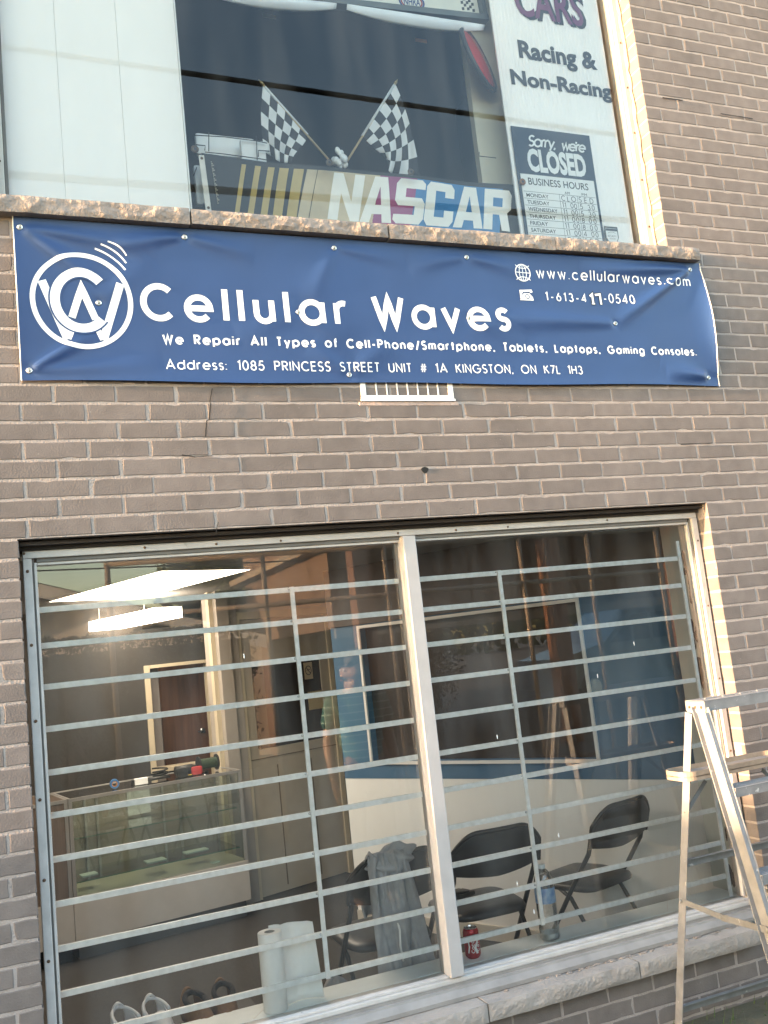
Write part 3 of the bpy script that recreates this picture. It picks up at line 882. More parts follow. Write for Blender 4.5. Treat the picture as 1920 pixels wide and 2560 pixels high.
# white boards behind the left part of the glass
PANELW = mat('milky white board', (0.88, 0.85, 0.83), 0.5, var=.02, vscale=2, spots=(1.2, .70, (.80, .80, .78)))
wp = thing('window_board', 'tall milky white board in three strips closing the left side of the upper window', 'board', (.44, .16, 3.42))
m = MB(); m.box(.094, .792, .1605, .164, 3.40, 5.42); m.build('backing', mat('board backing', (.62, .63, .62), .7), wp)
for (a, b) in ((.094, .3014), (.3023, .5459), (.5468, .792)):
    m = MB(); m.box(a, b, .152, .160, 3.40, 5.42, 0, .001); m.build('board_strip', PANELW, wp)
m = MB(); m.box(.7935, .7990, .146, .164, 3.40, 5.42); m.build('edge_trim', PUREW, wp)

# tall white corrugated board with the painted words
CORR = mat('white corrugated plastic', (0.88, 0.85, 0.83), 0.45, var=.02)
sb = thing('lettered_board', 'tall white ribbed board with painted purple and black words right of the flags', 'sign', (2.7, .15, 3.42))
m = MB()
x = 2.372; pr = []
while x < 3.024:
    pr += [(x, .152), (x + .016, .1505), (x + .018, .1535)]; x += .020
pr += [(3.024, .152), (3.024, .160), (2.372, .160)]
m.prism([(a, b, 3.40) for a, b in pr], (0, 0, 2.02))
m.build('ribbed_sheet', CORR, sb)
LETB = mat('black lettering', (0.022, 0.026, 0.036), 0.45)
PURP = mat('purple lettering', (0.17, 0.045, 0.12), 0.45)
yl = .1485
def box_of(pts, y):
    q = [at(a, b, y=y) for a, b in pts]
    return min(p.x for p in q), max(p.x for p in q), min(p.z for p in q), max(p.z for p in q)
t = MB()
block(t, 'Racing &', at(1297, 130, y=yl).x, at(1491, 150, y=yl).x, at(1430, 176, y=yl).z - .005, at(1300, 100, y=yl).z, flat(yl), bold=.036)
block(t, 'Non-Racing', at(1278, 200, y=yl).x, at(1529, 230, y=yl).x, at(1515, 256, y=yl).z, at(1285, 170, y=yl).z - .008, flat(yl), bold=.036)
t.build('black_lettering', LETB, sb, recalc=False)
t = MB()
zb = at(1385, 55, y=yl).z
block(t, 'CARS', at(1294, 20, y=yl).x, at(1464, 40, y=yl).x, zb - .012, zb + .185, flat(yl), bold=.030, mi=1)
block(t, 'CARS', at(1288, 20, y=yl).x, at(1457, 40, y=yl).x, zb, zb + .195, flat(yl - .0015), bold=.018, mi=0)
t.build('purple_lettering', [PURP, LETB], sb, recalc=False)

# opening hours sign
NAVY = mat('navy sign', (0.024, 0.034, 0.060), 0.4)
hs = thing('hours_sign', 'navy and white shop hours sign saying closed, fixed to the ribbed board', 'sign', (2.62, .14, 3.42))
hx0, hx1, hz1 = 2.390, 2.846, 4.024
HP = lambda x, z, l=0.0: Vector((x, .1405 - l, z))
m = MB(); m.box(hx0, hx1, .1415, .1455, 3.392, hz1, 0, .001)
m.build('sign_board', NAVY, hs)
zsp = 3.776
m = MB(); m.box(hx0 + .016, hx1 - .016, .1395, .1412, 3.393, zsp)
m.build('white_panel', PUREW, hs)
t = MB(); yt = .1388
write(t, 'Sorry,', hx0 + .080, hx0 + .240, hz1 - .100, .064, .0098, lambda x, z, l=0.0: Vector((x + (z - 3.92) * .25, .1400 - l, z)))
write(t, "we're", hx0 + .270, hx0 + .415, hz1 - .100, .060, .0098, lambda x, z, l=0.0: Vector((x + (z - 3.92) * .25, .1400 - l, z)))
t.build('script_lettering', PUREW, hs, recalc=False)
t = MB()
zc_ = at(1316, 428, y=.14).z; block(t, 'CLOSED', hx0 + .068, hx1 - .050, zc_, at(1312, 369, y=.14).z, flat(.1400), bold=.045)
t.build('closed_lettering', PUREW, hs, recalc=False)
t = MB()
block(t, 'BUSINESS HOURS', hx0 + .055, hx1 - .055, zsp - .055, zsp - .018, flat(yt), bold=.008)
block(t, 'AM', hx0 + .255, hx0 + .285, zsp - .087, zsp - .073, flat(yt)); block(t, 'PM', hx0 + .355, hx0 + .386, zsp - .087, zsp - .073, flat(yt))
rowh = .0358; zt = 3.684
days = ['MONDAY', 'TUESDAY', 'WEDNESDAY', 'THURSDAY', 'FRIDAY', 'SATURDAY', 'SUNDAY']
wds = [.125, .125, .165, .150, .100, .140, .110]
hrs = [('CLO', 'SED'), ('11 00', '5 30'), ('11 00', '5 30'), ('11 00', '8:00'), ('11 00', '8:00'), ('11 00', '4 00'), ('CLO', 'SED')]
for i, dname in enumerate(days):
    zr = zt - rowh * (i + 1)
    block(t, dname, hx0 + .034, hx0 + .034 + wds[i], zr + .008, zr + .028, flat(yt), bold=.012)
    write(t, hrs[i][0], hx0 + .232, hx0 + .318, zr + .004, .028, .0030, flat(yt), jitter=.001)
    write(t, hrs[i][1], hx0 + .334, hx0 + .420, zr + .004, .028, .0030, flat(yt), jitter=.001)
for i in range(8):
    z = zt - rowh * i; t.add([(hx0 + .02, yt, z), (hx1 - .02, yt, z), (hx1 - .02, yt, z + .0018), (hx0 + .02, yt, z + .0018)], [(0, 1, 2, 3)])
for xx in (.222, .326):
    t.add([(hx0 + xx, yt + .0003, zt - rowh * 7), (hx0 + xx + .0018, yt + .0003, zt - rowh * 7), (hx0 + xx + .0018, yt + .0003, zt), (hx0 + xx, yt + .0003, zt)], [(0, 1, 2, 3)])
t.build('hours_lettering', LETB, hs, recalc=False)

# small shield sticker inside the glass, by the hours sign
sd = thing('shield_sticker', 'small black and white shield sticker at the bottom right corner of the hours sign', 'sticker', (2.87, .134, 3.45))
c = at(1530, 590, y=.134)
def shield(k, dz=0): return [(c.x - .040 * k, .1345, c.z + .050 * k + dz), (c.x + .040 * k, .1345, c.z + .050 * k + dz), (c.x + .040 * k, .1345, c.z - .008 * k + dz), (c.x + .022 * k, .1345, c.z - .040 * k + dz), (c.x, .1345, c.z - .052 * k + dz), (c.x - .022 * k, .1345, c.z - .040 * k + dz), (c.x - .040 * k, .1345, c.z - .008 * k + dz)]
m = MB(); m.prism(shield(1), (0, -.0008, 0)); m.build('shield_border', LETB, sd)
m = MB(); m.prism([(p[0], .1336, p[2]) for p in shield(.86, -.003)], (0, -.0006, 0)); m.build('shield_face', PUREW, sd)
t = MB(); t.box(c.x - .034, c.x + .034, .1326, .1329, c.z + .026, c.z + .038)
block(t, 'SECURITY', c.x - .026, c.x + .026, c.z - .006, c.z + .003, flat(.1326)); block(t, 'SYSTEM', c.x - .018, c.x + .018, c.z - .019, c.z - .012, flat(.1326))
ribbon(t, arc(c.x, c.z + .006, .026, .014, 150, 30), .0014, flat(.1326))
t.build('shield_lettering', LETB, sd, recalc=False)

# board across the top with two race emblems
TY = .26
tb = thing('emblem_board', 'white framed board with two racing emblems hanging across the top of the window', 'sign', (1.8, TY, 4.6))
A = at(470, -22, y=TY); B = at(1216, 58, y=TY)
ux = Vector((B.x - A.x, 0, B.z - A.z)); ln = ux.length; ux.normalize(); uz = Vector((-ux.z, 0, ux.x))
TM = lambda x, z, l=0.0: A + ux * x + uz * z + Vector((0, -l, 0))
m = MB(); m.prism([TM(0, .03), TM(ln - .03, .03), TM(ln - .03, .75), TM(0, .75)], (0, .012, 0))
m.build('board_face', mat('cream board', (.66, .66, .60), .5, var=.06, vscale=5), tb)
m = MB(); m.bar(TM(0, .013, .006), TM(ln, .013, .006), .05, .030, up=uz); m.bar(TM(ln - .013, .03, .005), TM(ln - .013, .75, .005), .045, .026, up=ux)
m.build('board_edge', mat('grey board edge', (.10, .12, .13), .5), tb)
def loc2(u, v):
    p = at(u, v, y=TY) - A
    return p.dot(ux), p.dot(uz)
cx, cz = loc2(1029, 5)
RED = mat('red print', (.32, .03, .035), .5); BLU = mat('blue print', (.03, .06, .20), .5)
t = MB()
ribbon(t, arc(cx, cz, .066, .044, 0, 360, 36), .010, TM, .0010, 1); ribbon(t, arc(cx, cz, .056, .035, 0, 360, 36), .007, TM, .0012, 0)
block(t, 'NHRA', cx - .045, cx + .045, cz - .019, cz + .020, TM, bold=.02, slant=.15, mi=1, lift=.0014)
block(t, 'DRAG RACING', cx - .042, cx + .042, cz - .061, cz - .050, TM, mi=1, lift=.0014)
t.build('oval_emblem', [RED, BLU], tb, recalc=False)
cx, cz = loc2(1171, 30)
t = MB()
t.add([TM(cx - .034, cz - .038, .001), TM(cx + .034, cz - .038, .001), TM(cx + .034, cz - .010, .001), TM(cx - .034, cz - .010, .001)], [(0, 1, 2, 3)], 1)
t.add([TM(cx - .034, cz - .008, .001), TM(cx + .034, cz - .008, .001), TM(cx + .034, cz - .001, .001), TM(cx - .034, cz - .001, .001)], [(0, 1, 2, 3)], 0)
block(t, 'CART', cx - .028, cx + .028, cz - .034, cz - .014, TM, bold=.02, mi=3, lift=.0016)
for i in range(5):
    for j in range(4):
        if (i + j) % 2: continue
        x0 = cx - .036 + i * .015; z0 = cz + .006 + j * .017; w = .004 * math.sin(i * 1.3)
        t.add([TM(x0, z0 + w, .001), TM(x0 + .015, z0 + w + .002, .001), TM(x0 + .016, z0 + w + .018, .001), TM(x0 + .001, z0 + w + .016, .001)], [(0, 1, 2, 3)], 2)
t.build('checkered_emblem', [RED, BLU, LETB, PUREW], tb, recalc=False)

# scalloped cloth swags under that board
SWAG = mat('pale blue grey cloth', (.78, .82, .88), .7, var=.08, vscale=6)
for i, (a, b, sag, lab) in enumerate((((530, -14), (842, 18), 26, 'pale scalloped cloth swag under the left half of the emblem board'), ((868, 20), (1212, 72), 26, 'pale scalloped cloth swag near the ribbed board, beside the red oval'))):
    YS = .20
    m = MB()
    def S(u, v):
        px = a[0] + (b[0] - a[0]) * u; py = a[1] + (b[1] - a[1]) * u + (sag * 4 * u * (1 - u) * 1.15) * v - 10 * (1 - v)
        p = at(px, py, y=YS)
        return (p.x, YS - .05 * math.sin(pi * u) * math.sin(pi * v * .8) + .012 * v, p.z)
    m.grid(S, 28, 10)
    tag(m.build('cloth_swag', SWAG, smooth=True, solid=.002), lab, 'cloth', 'scalloped swags at the top of the upper window')

# two chequered flags
CLW = mat('white flag cloth', (.68, .70, .72), .8, var=.05); CLB = mat('black flag cloth', (.014, .016, .022), .8)
PINE = mat('flag stick wood', (.52, .40, .24), .6, var=.15, stretch=(1, 1, .1))
FY = .30
ZM = lambda x, y, dy=0.0: at(450 + x * .48222, 150 + y * .48222, y=FY + dy)
def flag(lab, tip, base, pend, corner, nu, nv, name_tip, fold):
    f = thing('checkered_flag', lab, 'flag', ZM(*base), group='crossed checkered flags')
    m = MB(); m.tube([ZM(*tip), ZM(*base)], .0052, 8); m.build('flag_stick', PINE, f, smooth=True)
    tp = ZM(*tip); d = (tp - ZM(*base)).normalized()
    m = MB(); m.tube([tp - d * .003, tp + d * .012, tp + d * .030], [.008, .007, .0008], 8); m.build('finial', mat('gilt finial', (.35, .27, .14), .4, metal=.5), f, smooth=True)
    m = MB(); q = .13
    m.tube([tp - d * .012, ZM(*pend)], .0062, 8); m.build('sleeve', CLW, f, smooth=True)
    def P(u, v):
        a = Vector(tip) + (Vector(pend) - Vector(tip)) * u
        p = corner(u, v, a)
        return ZM(p.x, p.y, fold(u, v))
    m = MB(); m.grid(P, nu * 4, nv * 4, mf=lambda i, j: (i // 4 + j // 4) % 2)
    m.build('flag_cloth', [CLW, CLB], f, smooth=True, recalc=False, solid=.001)
    return f
def lerp(a, b, t): return a + (b - a) * t
def c1(u, v, a):
    e = Vector((lerp(438, 578, u ** .8), lerp(478, 530, u) + 40 * math.sin(pi * u) * .6))
    s_ = Vector((lerp(a.x, e.x, v), lerp(a.y, e.y, v)))
    s_.x += -14 * math.sin(pi * v) * (1 - u) + 8 * math.sin(2 * pi * v) * u
    return s_
flag('checkered flag on a stick leaning left, the one nearer the white boards', (430, 128), (775, 522), (662, 388), c1, 6, 5, '', lambda u, v: .025 * math.sin(3 * pi * u + v) * v)
def c2(u, v, a):
    w0, w1, w2 = (1 - u) ** 2, 2 * u * (1 - u), u * u
    e = Vector((1246, 600)) * w0 + Vector((1030, 620)) * w1 + Vector((1090, 516)) * w2
    mid = Vector((1190, 330)) * w0 + Vector((1130, 420)) * w1 + Vector((1012, 462)) * w2
    return a * (1 - v) ** 2 + (mid * 2 - (a + e) * .5) * 2 * v * (1 - v) + e * v * v
flag('checkered flag on a stick leaning right with a deep fold, nearer the hours sign', (1115, 122), (868, 522), (945, 394), c2, 6, 6, '', lambda u, v: .03 * math.sin(2.4 * pi * u) * v)

# ornament that holds the sticks, suction cups on the glass
CRYS = mat('frosted glass', (.80, .82, .84), .2, var=.1, vscale=30, bump=.6, bscale=60)
orn = thing('glass_ornament', 'small frosted glass ornament between the two flag sticks', 'ornament', ZM(825, 540))
m = MB(); p = ZM(825, 530, -.02)
for i in range(9):
    m.ell(p + Vector((random.uniform(-.03, .03), random.uniform(-.02, .02), random.uniform(-.02, .02))), (.016, .014, .020), 8, 6)
m.build('frosted_body', CRYS, orn, smooth=True)
m = MB()
for i in range(5): m.ell(p + Vector((.01 + random.uniform(-.014, .014), 0, .045 + random.uniform(-.014, .02))), (.012, .01, .018), 7, 5)
m.build('crown', CRYS, orn, smooth=True)
CUP = mat('brown rubber cup', (.13, .10, .08), .4)
for u, v, lab in ((487, 373, 'brown suction cup above the white metal strap'), (823, 407, 'brown suction cup beside the frosted glass ornament'), (1027, 430, 'brown suction cup under the right hand flag'), (1306, 455, 'orange brown suction cup on the edge of the hours sign')):
    p = at(u, v, y=.134)
    cup = thing('suction_cup', lab, 'suction cup', p, group='suction cups holding the racing banner')
    m = MB(); m.lathe([(.0165, p.y - .004), (.0165, p.y), (.010, p.y + .008), (.0, p.y + .009)], (p.x, 0, p.z), 16, 'y'); m.build('cup_disc', CUP if u < 1300 else mat('orange brown rubber', (.30, .14, .06), .4), cup, smooth=True)
    m = MB(); m.lathe([(.006, p.y - .0055), (.006, p.y - .0042)], (p.x, 0, p.z), 10, 'y'); m.build('cup_stud', LETB, cup)

# long black racing banner with slanted stripes and letters
NB = thing('racing_banner', 'long black cloth racing banner with gold stripes and big white slanted letters', 'banner', (1.6, .17, 3.6))
NBY = .20
def nbw(x, z): return NBY + .010 * math.sin(x * 5.2 + z * 9) + .004 * math.sin(x * 13 - z * 7)
nx0, nx1 = at(505, 400, y=NBY).x, at(1306, 480, y=NBY).x
nzt = lambda x: 3.752 - .012 * math.sin(pi * (x - nx0) / (nx1 - nx0))
m = MB()
m.grid(lambda u, v: (lerp(nx0, nx1, u), nbw(lerp(nx0, nx1, u), lerp(3.40, nzt(lerp(nx0, nx1, u)), v)), lerp(3.40, nzt(lerp(nx0, nx1, u)), v)), 110, 22)
m.build('banner_cloth', mat('black banner cloth', (.018, .019, .022), .6, var=.2), NB, smooth=True, recalc=False)
NM = lambda x, z, l=0.0: Vector((x, nbw(x, z) - .0018 - l, z))
def slab(mb, x0, x1, x2, x3, z0, z1, mi, l=0.0):
    n = max(2, int((x1 - x0) / .015)); nz = 12
    mb.grid(lambda u, v: NM(lerp(lerp(x0, x1, u), lerp(x3, x2, u), v), lerp(z0, z1, v), l), n, nz, mi)
GOLD = mat('gold print', (.46, .34, .12), .5, var=.1); TAN = mat('tan print', (.56, .46, .31), .55, var=.15); MAG = mat('plum print', (.30, .05, .17), .5, var=.1); SKYB = mat('blue print banner', (.04, .19, .42), .5, var=.1)
def nx(u, v): return at(u, v, y=NBY).x
z1_, z0_ = 3.722, 3.482
t = MB()
for i, (ut, ub, w) in enumerate(((606, 590, .020), (640, 622, .026), (672, 654, .030), (700, 684, .042), (735, 718, .046))):
    xt, xb = nx(ut, 415), nx(ub, 520)
    slab(t, xb - .01, xb + w - .01, xt + w, xt, z0_, z1_, 0)
xt, xb = nx(768, 425), nx(748, 540); slab(t, xb - .01, xb + .04, xt + .047, xt, z0_, z1_, 1)
edges = [(nx(795, 430), 1), (nx(950, 450), 2), (nx(1042, 460), 3), (nx(1258, 470), None)]
for (xa, mi), (xb_, _) in zip(edges, edges[1:]):
    slab(t, xa - .065, xb_ - .062, xb_, xa, z0_, z1_, mi, .0004)
t.build('stripe_print', [GOLD, TAN, MAG, SKYB], NB, recalc=False)
L_ = {'N': [[(0, 0), (0, 1), (.30, 1), (.68, .42), (.68, 1), (1, 1), (1, 0), (.72, 0), (.32, .58), (.32, 0)]],
      'A': [[(0, 0), (.30, 1), (.72, 1), (1, 0), (.70, 0), (.51, .78), (.30, 0)], [(.26, .18), (.28, .38), (.74, .38), (.76, .18)]],
      'S': [[(0, .08), (.12, 0), (.88, 0), (1, .12), (1, .46), (.88, .58), (.33, .58), (.33, .78), (.98, .78), (.98, .92), (.86, 1), (.12, 1), (0, .88), (0, .50), (.12, .39), (.67, .39), (.67, .20), (0, .20)]],
      'C': [[(.12, 0), (.88, 0), (1, .12), (1, .36), (.67, .36), (.67, .20), (.33, .20), (.33, .80), (.67, .80), (.67, .66), (1, .66), (1, .88), (.88, 1), (.12, 1), (0, .88), (0, .12)]],
      'R': [[(0, 0), (0, 1), (.88, 1), (1, .88), (1, .54), (.86, .44), (1, 0), (.68, 0), (.56, .38), (.32, .38), (.32, 0)]]}
hole_ = {'R': [(.32, .58), (.67, .58), (.67, .80), (.32, .80)]}
t = MB()
from mathutils.geometry import tessellate_polygon
def glyph(s_, x0, x1, z0, z1, sl):
    for li, pol in enumerate(L_[s_]):
        V = [Vector((a, b, 0)) for a, b in pol]
        bm = bmesh.new()
        bv = [bm.verts.new((a, b, 0)) for a, b in pol]
        for tri in tessellate_polygon([V]): bm.faces.new([bv[i] for i in tri])
        bmesh.ops.subdivide_edges(bm, edges=bm.edges[:], cuts=5, use_grid_fill=True)
        bm.verts.index_update()
        t.add([NM(x0 + (x1 - x0) * v.co.x + sl * v.co.y, z0 + (z1 - z0) * v.co.y, .0012 + .0003 * li) for v in bm.verts], [tuple(v.index for v in f.verts) for f in bm.faces], 0)
        bm.free()
    if s_ in hole_:
        t.add([NM(x0 + (x1 - x0) * a + sl * b, z0 + (z1 - z0) * b, .0016) for a, b in hole_[s_]], [(0, 1, 2, 3)], 1)
lx = [nx(u, 500) for u in (824, 920, 965, 1040, 1110, 1190)]
wd = [.185, .170, .155, .160, .165, .150]
xl = nx(815, 500)
for i, ch in enumerate('NASCAR'):
    w = [.150, .150, .150, .150, .155, .150][i]
    glyph(ch, xl, xl + w, z0_ + .014, z1_ - .006, .050); xl += w + .004
t.build('letter_print', [mat('off white print', (.86, .84, .79), .5, var=.06), SKYB], NB, recalc=False)

# white strap, printed tape and boxes at the left of the banner
st = thing('metal_strap', 'white metal strap with end holes hanging at the left end of the racing banner', 'strap', at(515, 525, y=.15))
a, b = at(503, 388, y=.150), at(522, 530, y=.150)
m = MB(); m.bar(a, b, .004, .024, up=(1, 0, 0), ch=.002); m.build('strap_bar', mat('worn white strap', (.66, .63, .58), .5, var=.15, vscale=18, spots=(14, .68, (.30, .22, .16))), st)
for q in (.06, .93):
    p = a.lerp(b, q); m = MB(); m.lathe([(.006, p.y - .004), (.006, p.y - .0025)], (p.x, 0, p.z), 12, 'y'); m.build('strap_hole', RUST, st)
m = MB(); p0, p1 = at(529, 405, y=.185), at(545, 508, y=.185)
for i in range(26):
    p = p0.lerp(p1, i / 25); m.box(p.x - .003, p.x + .004 * (i % 3), .184, .186, p.z - .002, p.z + .0025)
tag(m.build('printed_tape', mat('tan tape print', (.36, .33, .27), .6)), 'thin tan chain hanging beside the white metal strap', 'chain')
BOXW = mat('white carton', (.70, .71, .72), .5, var=.05)
for u0, v0, u1, v1, dy, lab in ((488, 330, 640, 388, .32, 'white carton in the wire rack, leaning behind the strap'), (600, 345, 668, 400, .26, 'smaller white carton in the wire rack, next to the flag cloth'), (484, 410, 512, 500, .26, 'white carton half hidden by the white metal strap')):
    A_ = at(u0, v0, y=dy); B_ = at(u1, v1, y=dy)
    m = MB(); m.box(A_.x, B_.x, dy, dy + .03, min(A_.z, B_.z) - .02, A_.z, 0, .012)
    tag(m.build('carton', BOXW, smooth=True, angle=50), lab, 'box')
rk = thing('wire_rack', 'black wire rack holding white cartons behind the racing banner', 'rack', at(570, 400, y=.24))
RY = .245
def wire(pts, dy=0.0): 
    m = MB(); m.tube([at(u, v, y=RY + dy) for u, v in pts], .0022, 6); m.build('rack_wire', LETB, rk, smooth=True)
wire([(487, 338), (560, 342), (640, 352), (668, 358)]); wire([(512, 380), (560, 385), (650, 397), (668, 400)]); wire([(512, 376), (513, 364), (490, 362)])
wire([(522, 330), (522, 378)]); wire([(641, 340), (643, 400)]); wire([(646, 392), (646, 376), (674, 378)]); wire([(484, 440), (492, 418)])
wire([(1198, 380), (1198, 390), (1240, 395)], -.03)
m = MB(); m.tube([at(u, v, y=.40) for u, v in ((1197, 378), (1197, 386))] + [at(u, v, y=.40) for u, v in ((1203, 418), (1221, 420), (1212, 438), (1203, 437))], .002, 6)
tag(m.build('wire_hook', LETB, smooth=True), 'small bent wire hook in front of the cream side wall', 'hook')

# red and black oval disc and two paper tags
ov = thing('oval_disc', 'dark red and black oval disc hanging by the ribbed board', 'sign', at(1196, 140, y=.235))
p = at(1196, 148, y=.235)
Ro = Matrix.Rotation(rad(-20), 3, 'Y') @ Matrix.Rotation(rad(38), 3, 'Z')
m = MB(); m.ell(p, (.130, .02, .165), 28, 10, Ro); m.build('disc_body', mat('dark red enamel', (.42, .03, .035), .25, var=.3, vscale=4), ov, smooth=True)
m = MB(); m.tube([p + Ro @ Vector((.133 * math.cos(t_), .0, .168 * math.sin(t_))) for t_ in [2 * pi * i / 32 for i in range(32)]], .012, 8, closed=True); m.build('disc_rim', LETB, ov, smooth=True)
for u, v, lab, cm in ((1053, 101, 'small orange paper tag under the right hand cloth swag', (.42, .20, .10)), (674, 40, 'small tan paper tag under the left hand cloth swag', (.30, .26, .18))):
    p = at(u, v, y=.42); m = MB(); m.box(p.x - .032, p.x + .032, .42, .424, p.z - .009, p.z + .009)
    tag(m.build('paper_tag', mat('tag ' + lab[6:12], cm, .7)), lab, 'tag')
# ------------------------------------------------------------------ the room behind the lower window
BEIGE = mat('beige wall paint', (0.62, 0.57, 0.49), 0.75, var=.05, vscale=2)
BLUEW = mat('blue wall paint', (0.055, 0.135, 0.240), 0.7, var=.06, vscale=2)
DGREY = mat('dark grey wall paint', (0.050, 0.046, 0.042), 0.6, var=.15, vscale=1.5)
MGREY = mat('mid grey wall paint', (0.15, 0.15, 0.16), 0.7, var=.05)
CEILM = mat('ceiling paint', (0.20, 0.19, 0.18), 0.8, var=.04)
CARPET = mat('dark carpet', (0.040, 0.036, 0.032), 0.95, var=.3, vscale=120, bump=.5, bscale=300)
TRIM = mat('cream trim', (0.62, 0.53, 0.38), 0.5, var=.06)
COLM = mat('post paint', (0.42, 0.37, 0.32), 0.6, var=.05)
BROWNP = mat('dark brown paneling', (0.030, 0.018, 0.013), 0.35, var=.35, vscale=7, stretch=(1, 1, .15))
DOORW = mat('red brown door wood', (0.15, 0.060, 0.025), 0.35, var=.4, vscale=6, stretch=(3, 3, .3))
LEDGE = mat('white painted ledge', (0.82, 0.87, 0.87), 0.5, var=.06, vscale=9)
CEIL = 2.125
m = MB(); m.box(-2.0, 5.0, .30, 7.0, FLOOR - .1, FLOOR); struct('floor', m, CARPET)
m = MB(); m.box(-2.0, 5.0, .30, 7.0, CEIL, CEIL + .1); struct('ceiling', m, CEILM)
m = MB(); m.box(-2.1, -2.0, .30, 7.0, FLOOR, CEIL); m.box(-2.0, 5.0, 7.0, 7.1, FLOOR, CEIL); m.box(5.0, 5.1, .30, 7.0, FLOOR, CEIL)
struct('interior_wall', m, BEIGE)
# window ledge and the white returns of the opening
m = MB(); m.box(WIN_LO[0] - .015, 3.068, .151, .292, .262, .300, 0, .004); m.box(WIN_LO[0] - .015, 3.068, .2925, .302, .10, .298, 0, .003)
struct('window_ledge', m, LEDGE)
m = MB(); m.box(3.068, 3.092, .151, .33, .30, 2.055); struct('window_reveal', m, mat('pale green white paint', (.60, .62, .56), .55, var=.05))
led = MB()
for xx in (.78, 2.66): led.bar((xx, .16, .3008), (xx + .10, .285, .3008), .004, .0012)
struct('ledge_crack', led, PUREW)

# slanting partition: blue above, beige below, with a dark window
P0 = Vector((3.093, .492, 0)); PU = Vector((1.99 - 3.093, 2.458 - .492, 0)).normalized(); PN = Vector((PU.y, -PU.x, 0))   # PN: away from the street
def part_p(u, z, d=0.0): return P0 + PU * u + PN * d + Vector((0, 0, z))
def wallbox(mb, u0, u1, z0, z1, d0, d1, mi=0):
    vs = [part_p(u, z, d) for z in (z0, z1) for (u, d) in ((u0, d0), (u1, d0), (u1, d1), (u0, d1))]
    mb.add(vs, [(0, 3, 2, 1), (4, 5, 6, 7), (0, 1, 5, 4), (1, 2, 6, 5), (2, 3, 7, 6), (3, 0, 4, 7)], mi)
m = MB(); UB = .778; PE = 2.245
wallbox(m, -.25, PE, FLOOR, UB, .002, .10)
struct('partition_wall', m, mat('off white wall paint', (.88, .86, .83), .75, var=.03, vscale=2))
m = MB()
wu0, wu1, wz0, wz1 = .44, 1.99, .885, 1.725
wallbox(m, -.25, wu0, UB, 1.7485, 0, .10); wallbox(m, wu1, PE, UB, 1.7485, 0, .10); wallbox(m, wu0, wu1, UB, wz0, 0, .10); wallbox(m, wu0, wu1, wz1, 1.7485, 0, .10)
struct('partition_wall_upper', m, BLUEW)
m = MB(); wallbox(m, -.25, PE, 1.749, CEIL, -.02, .10); struct('painted_dim_band', m, mat('brown dim band', (.085, .065, .055), .7, var=.1))  # brown band paints in the dim wall top and dark canopy reflection
pw = thing('interior_window', 'wide dark window framed in white in the blue wall behind the chairs', 'window', part_p(1.2, .88))
m = MB(); wallbox(m, wu0 + .001, wu1 - .001, wz0 + .001, wz1 - .001, .05, .06); m.build('dark_pane', BROWNP, pw)
def framerect(mb, u0, u1, z0, z1, w, d0, d1):
    wallbox(mb, u0, u1, z0, z0 + w, d0, d1); wallbox(mb, u0, u1, z1 - w, z1, d0, d1)
    wallbox(mb, u0, u0 + w, z0 + w, z1 - w, d0, d1); wallbox(mb, u1 - w, u1, z0 + w, z1 - w, d0, d1)
m = MB(); framerect(m, wu0 - .02, wu1 + .02, wz0 - .02, wz1 + .015, .018, -.012, .049); m.build('frame', WHITEM, pw)
m = MB(); wallbox(m, -.2, PE, FLOOR + .001, FLOOR + .085, -.010, .0015); struct('skirting_board', m, BEIGE)

# back wall with the door, post, grey wall with its window
D0 = Vector((1.43, 3.46, 0)); DU = Vector((2.35 - 1.648, 3.661 - 3.428, 0)).normalized(); DN = Vector((-DU.y, DU.x, 0))
def dw(mb, u0, u1, z0, z1, d0, d1, mi=0):
    vs = [D0 + DU * u + DN * d + Vector((0, 0, z)) for z in (z0, z1) for (u, d) in ((u0, d0), (u1, d0), (u1, d1), (u0, d1))]
    mb.add(vs, [(0, 3, 2, 1), (4, 5, 6, 7), (0, 1, 5, 4), (1, 2, 6, 5), (2, 3, 7, 6), (3, 0, 4, 7)], mi)
m = MB(); dw(m, .19, 2.4, FLOOR, CEIL, .05, .15); struct('back_wall', m, BEIGE)
m = MB(); dw(m, 0, .10, FLOOR, CEIL, -.06, .15); dw(m, .101, .19, FLOOR, CEIL, -.02, .15); dw(m, -.035, -.0005, FLOOR, CEIL, -.01, .03, 1)
tag(m.build('post', [COLM, TRIM]), 'beige square post with cream trim beside the door at the back', 'post')
door = thing('door', 'beige door with a dark glass upper half behind the barred window', 'door', D0 + DU * .6)
m = MB(); dw(m, .22, 1.02, FLOOR + .01, .93, .005, .045); dw(m, .22, .30, .9305, 1.90, .005, .045); dw(m, .94, 1.02, .9305, 1.90, .005, .045); dw(m, .301, .939, 1.55, 1.90, .005, .045)
m.build('door_leaf', mat('door paint', (0.44, 0.38, 0.30), .6, var=.05), door)
m = MB(); dw(m, .301, .939, .931, 1.549, .015, .03); m.build('door_glass', mat('black door glass', (.014, .010, .008), .08, var=.3), door)
m = MB(); dw(m, .22, 1.02, .86, .866, .001, .0048); dw(m, .45, .458, FLOOR + .05, .80, .001, .0048); dw(m, .76, .768, FLOOR + .05, .80, .001, .0048); m.build('panel_groove', mat('groove shadow line', (.16, .12, .08), .8), door)
m = MB(); dw(m, .195, .219, FLOOR, 1.96, -.01, .049); dw(m, 1.021, 1.06, FLOOR, 1.96, -.01, .049); dw(m, .2195, 1.0205, 1.905, 1.96, -.01, .049); m.build('door_frame', TRIM, door)
ns = thing('no_smoking_sign', 'small no smoking notice on the dark door glass', 'notice', D0 + DU * .84)
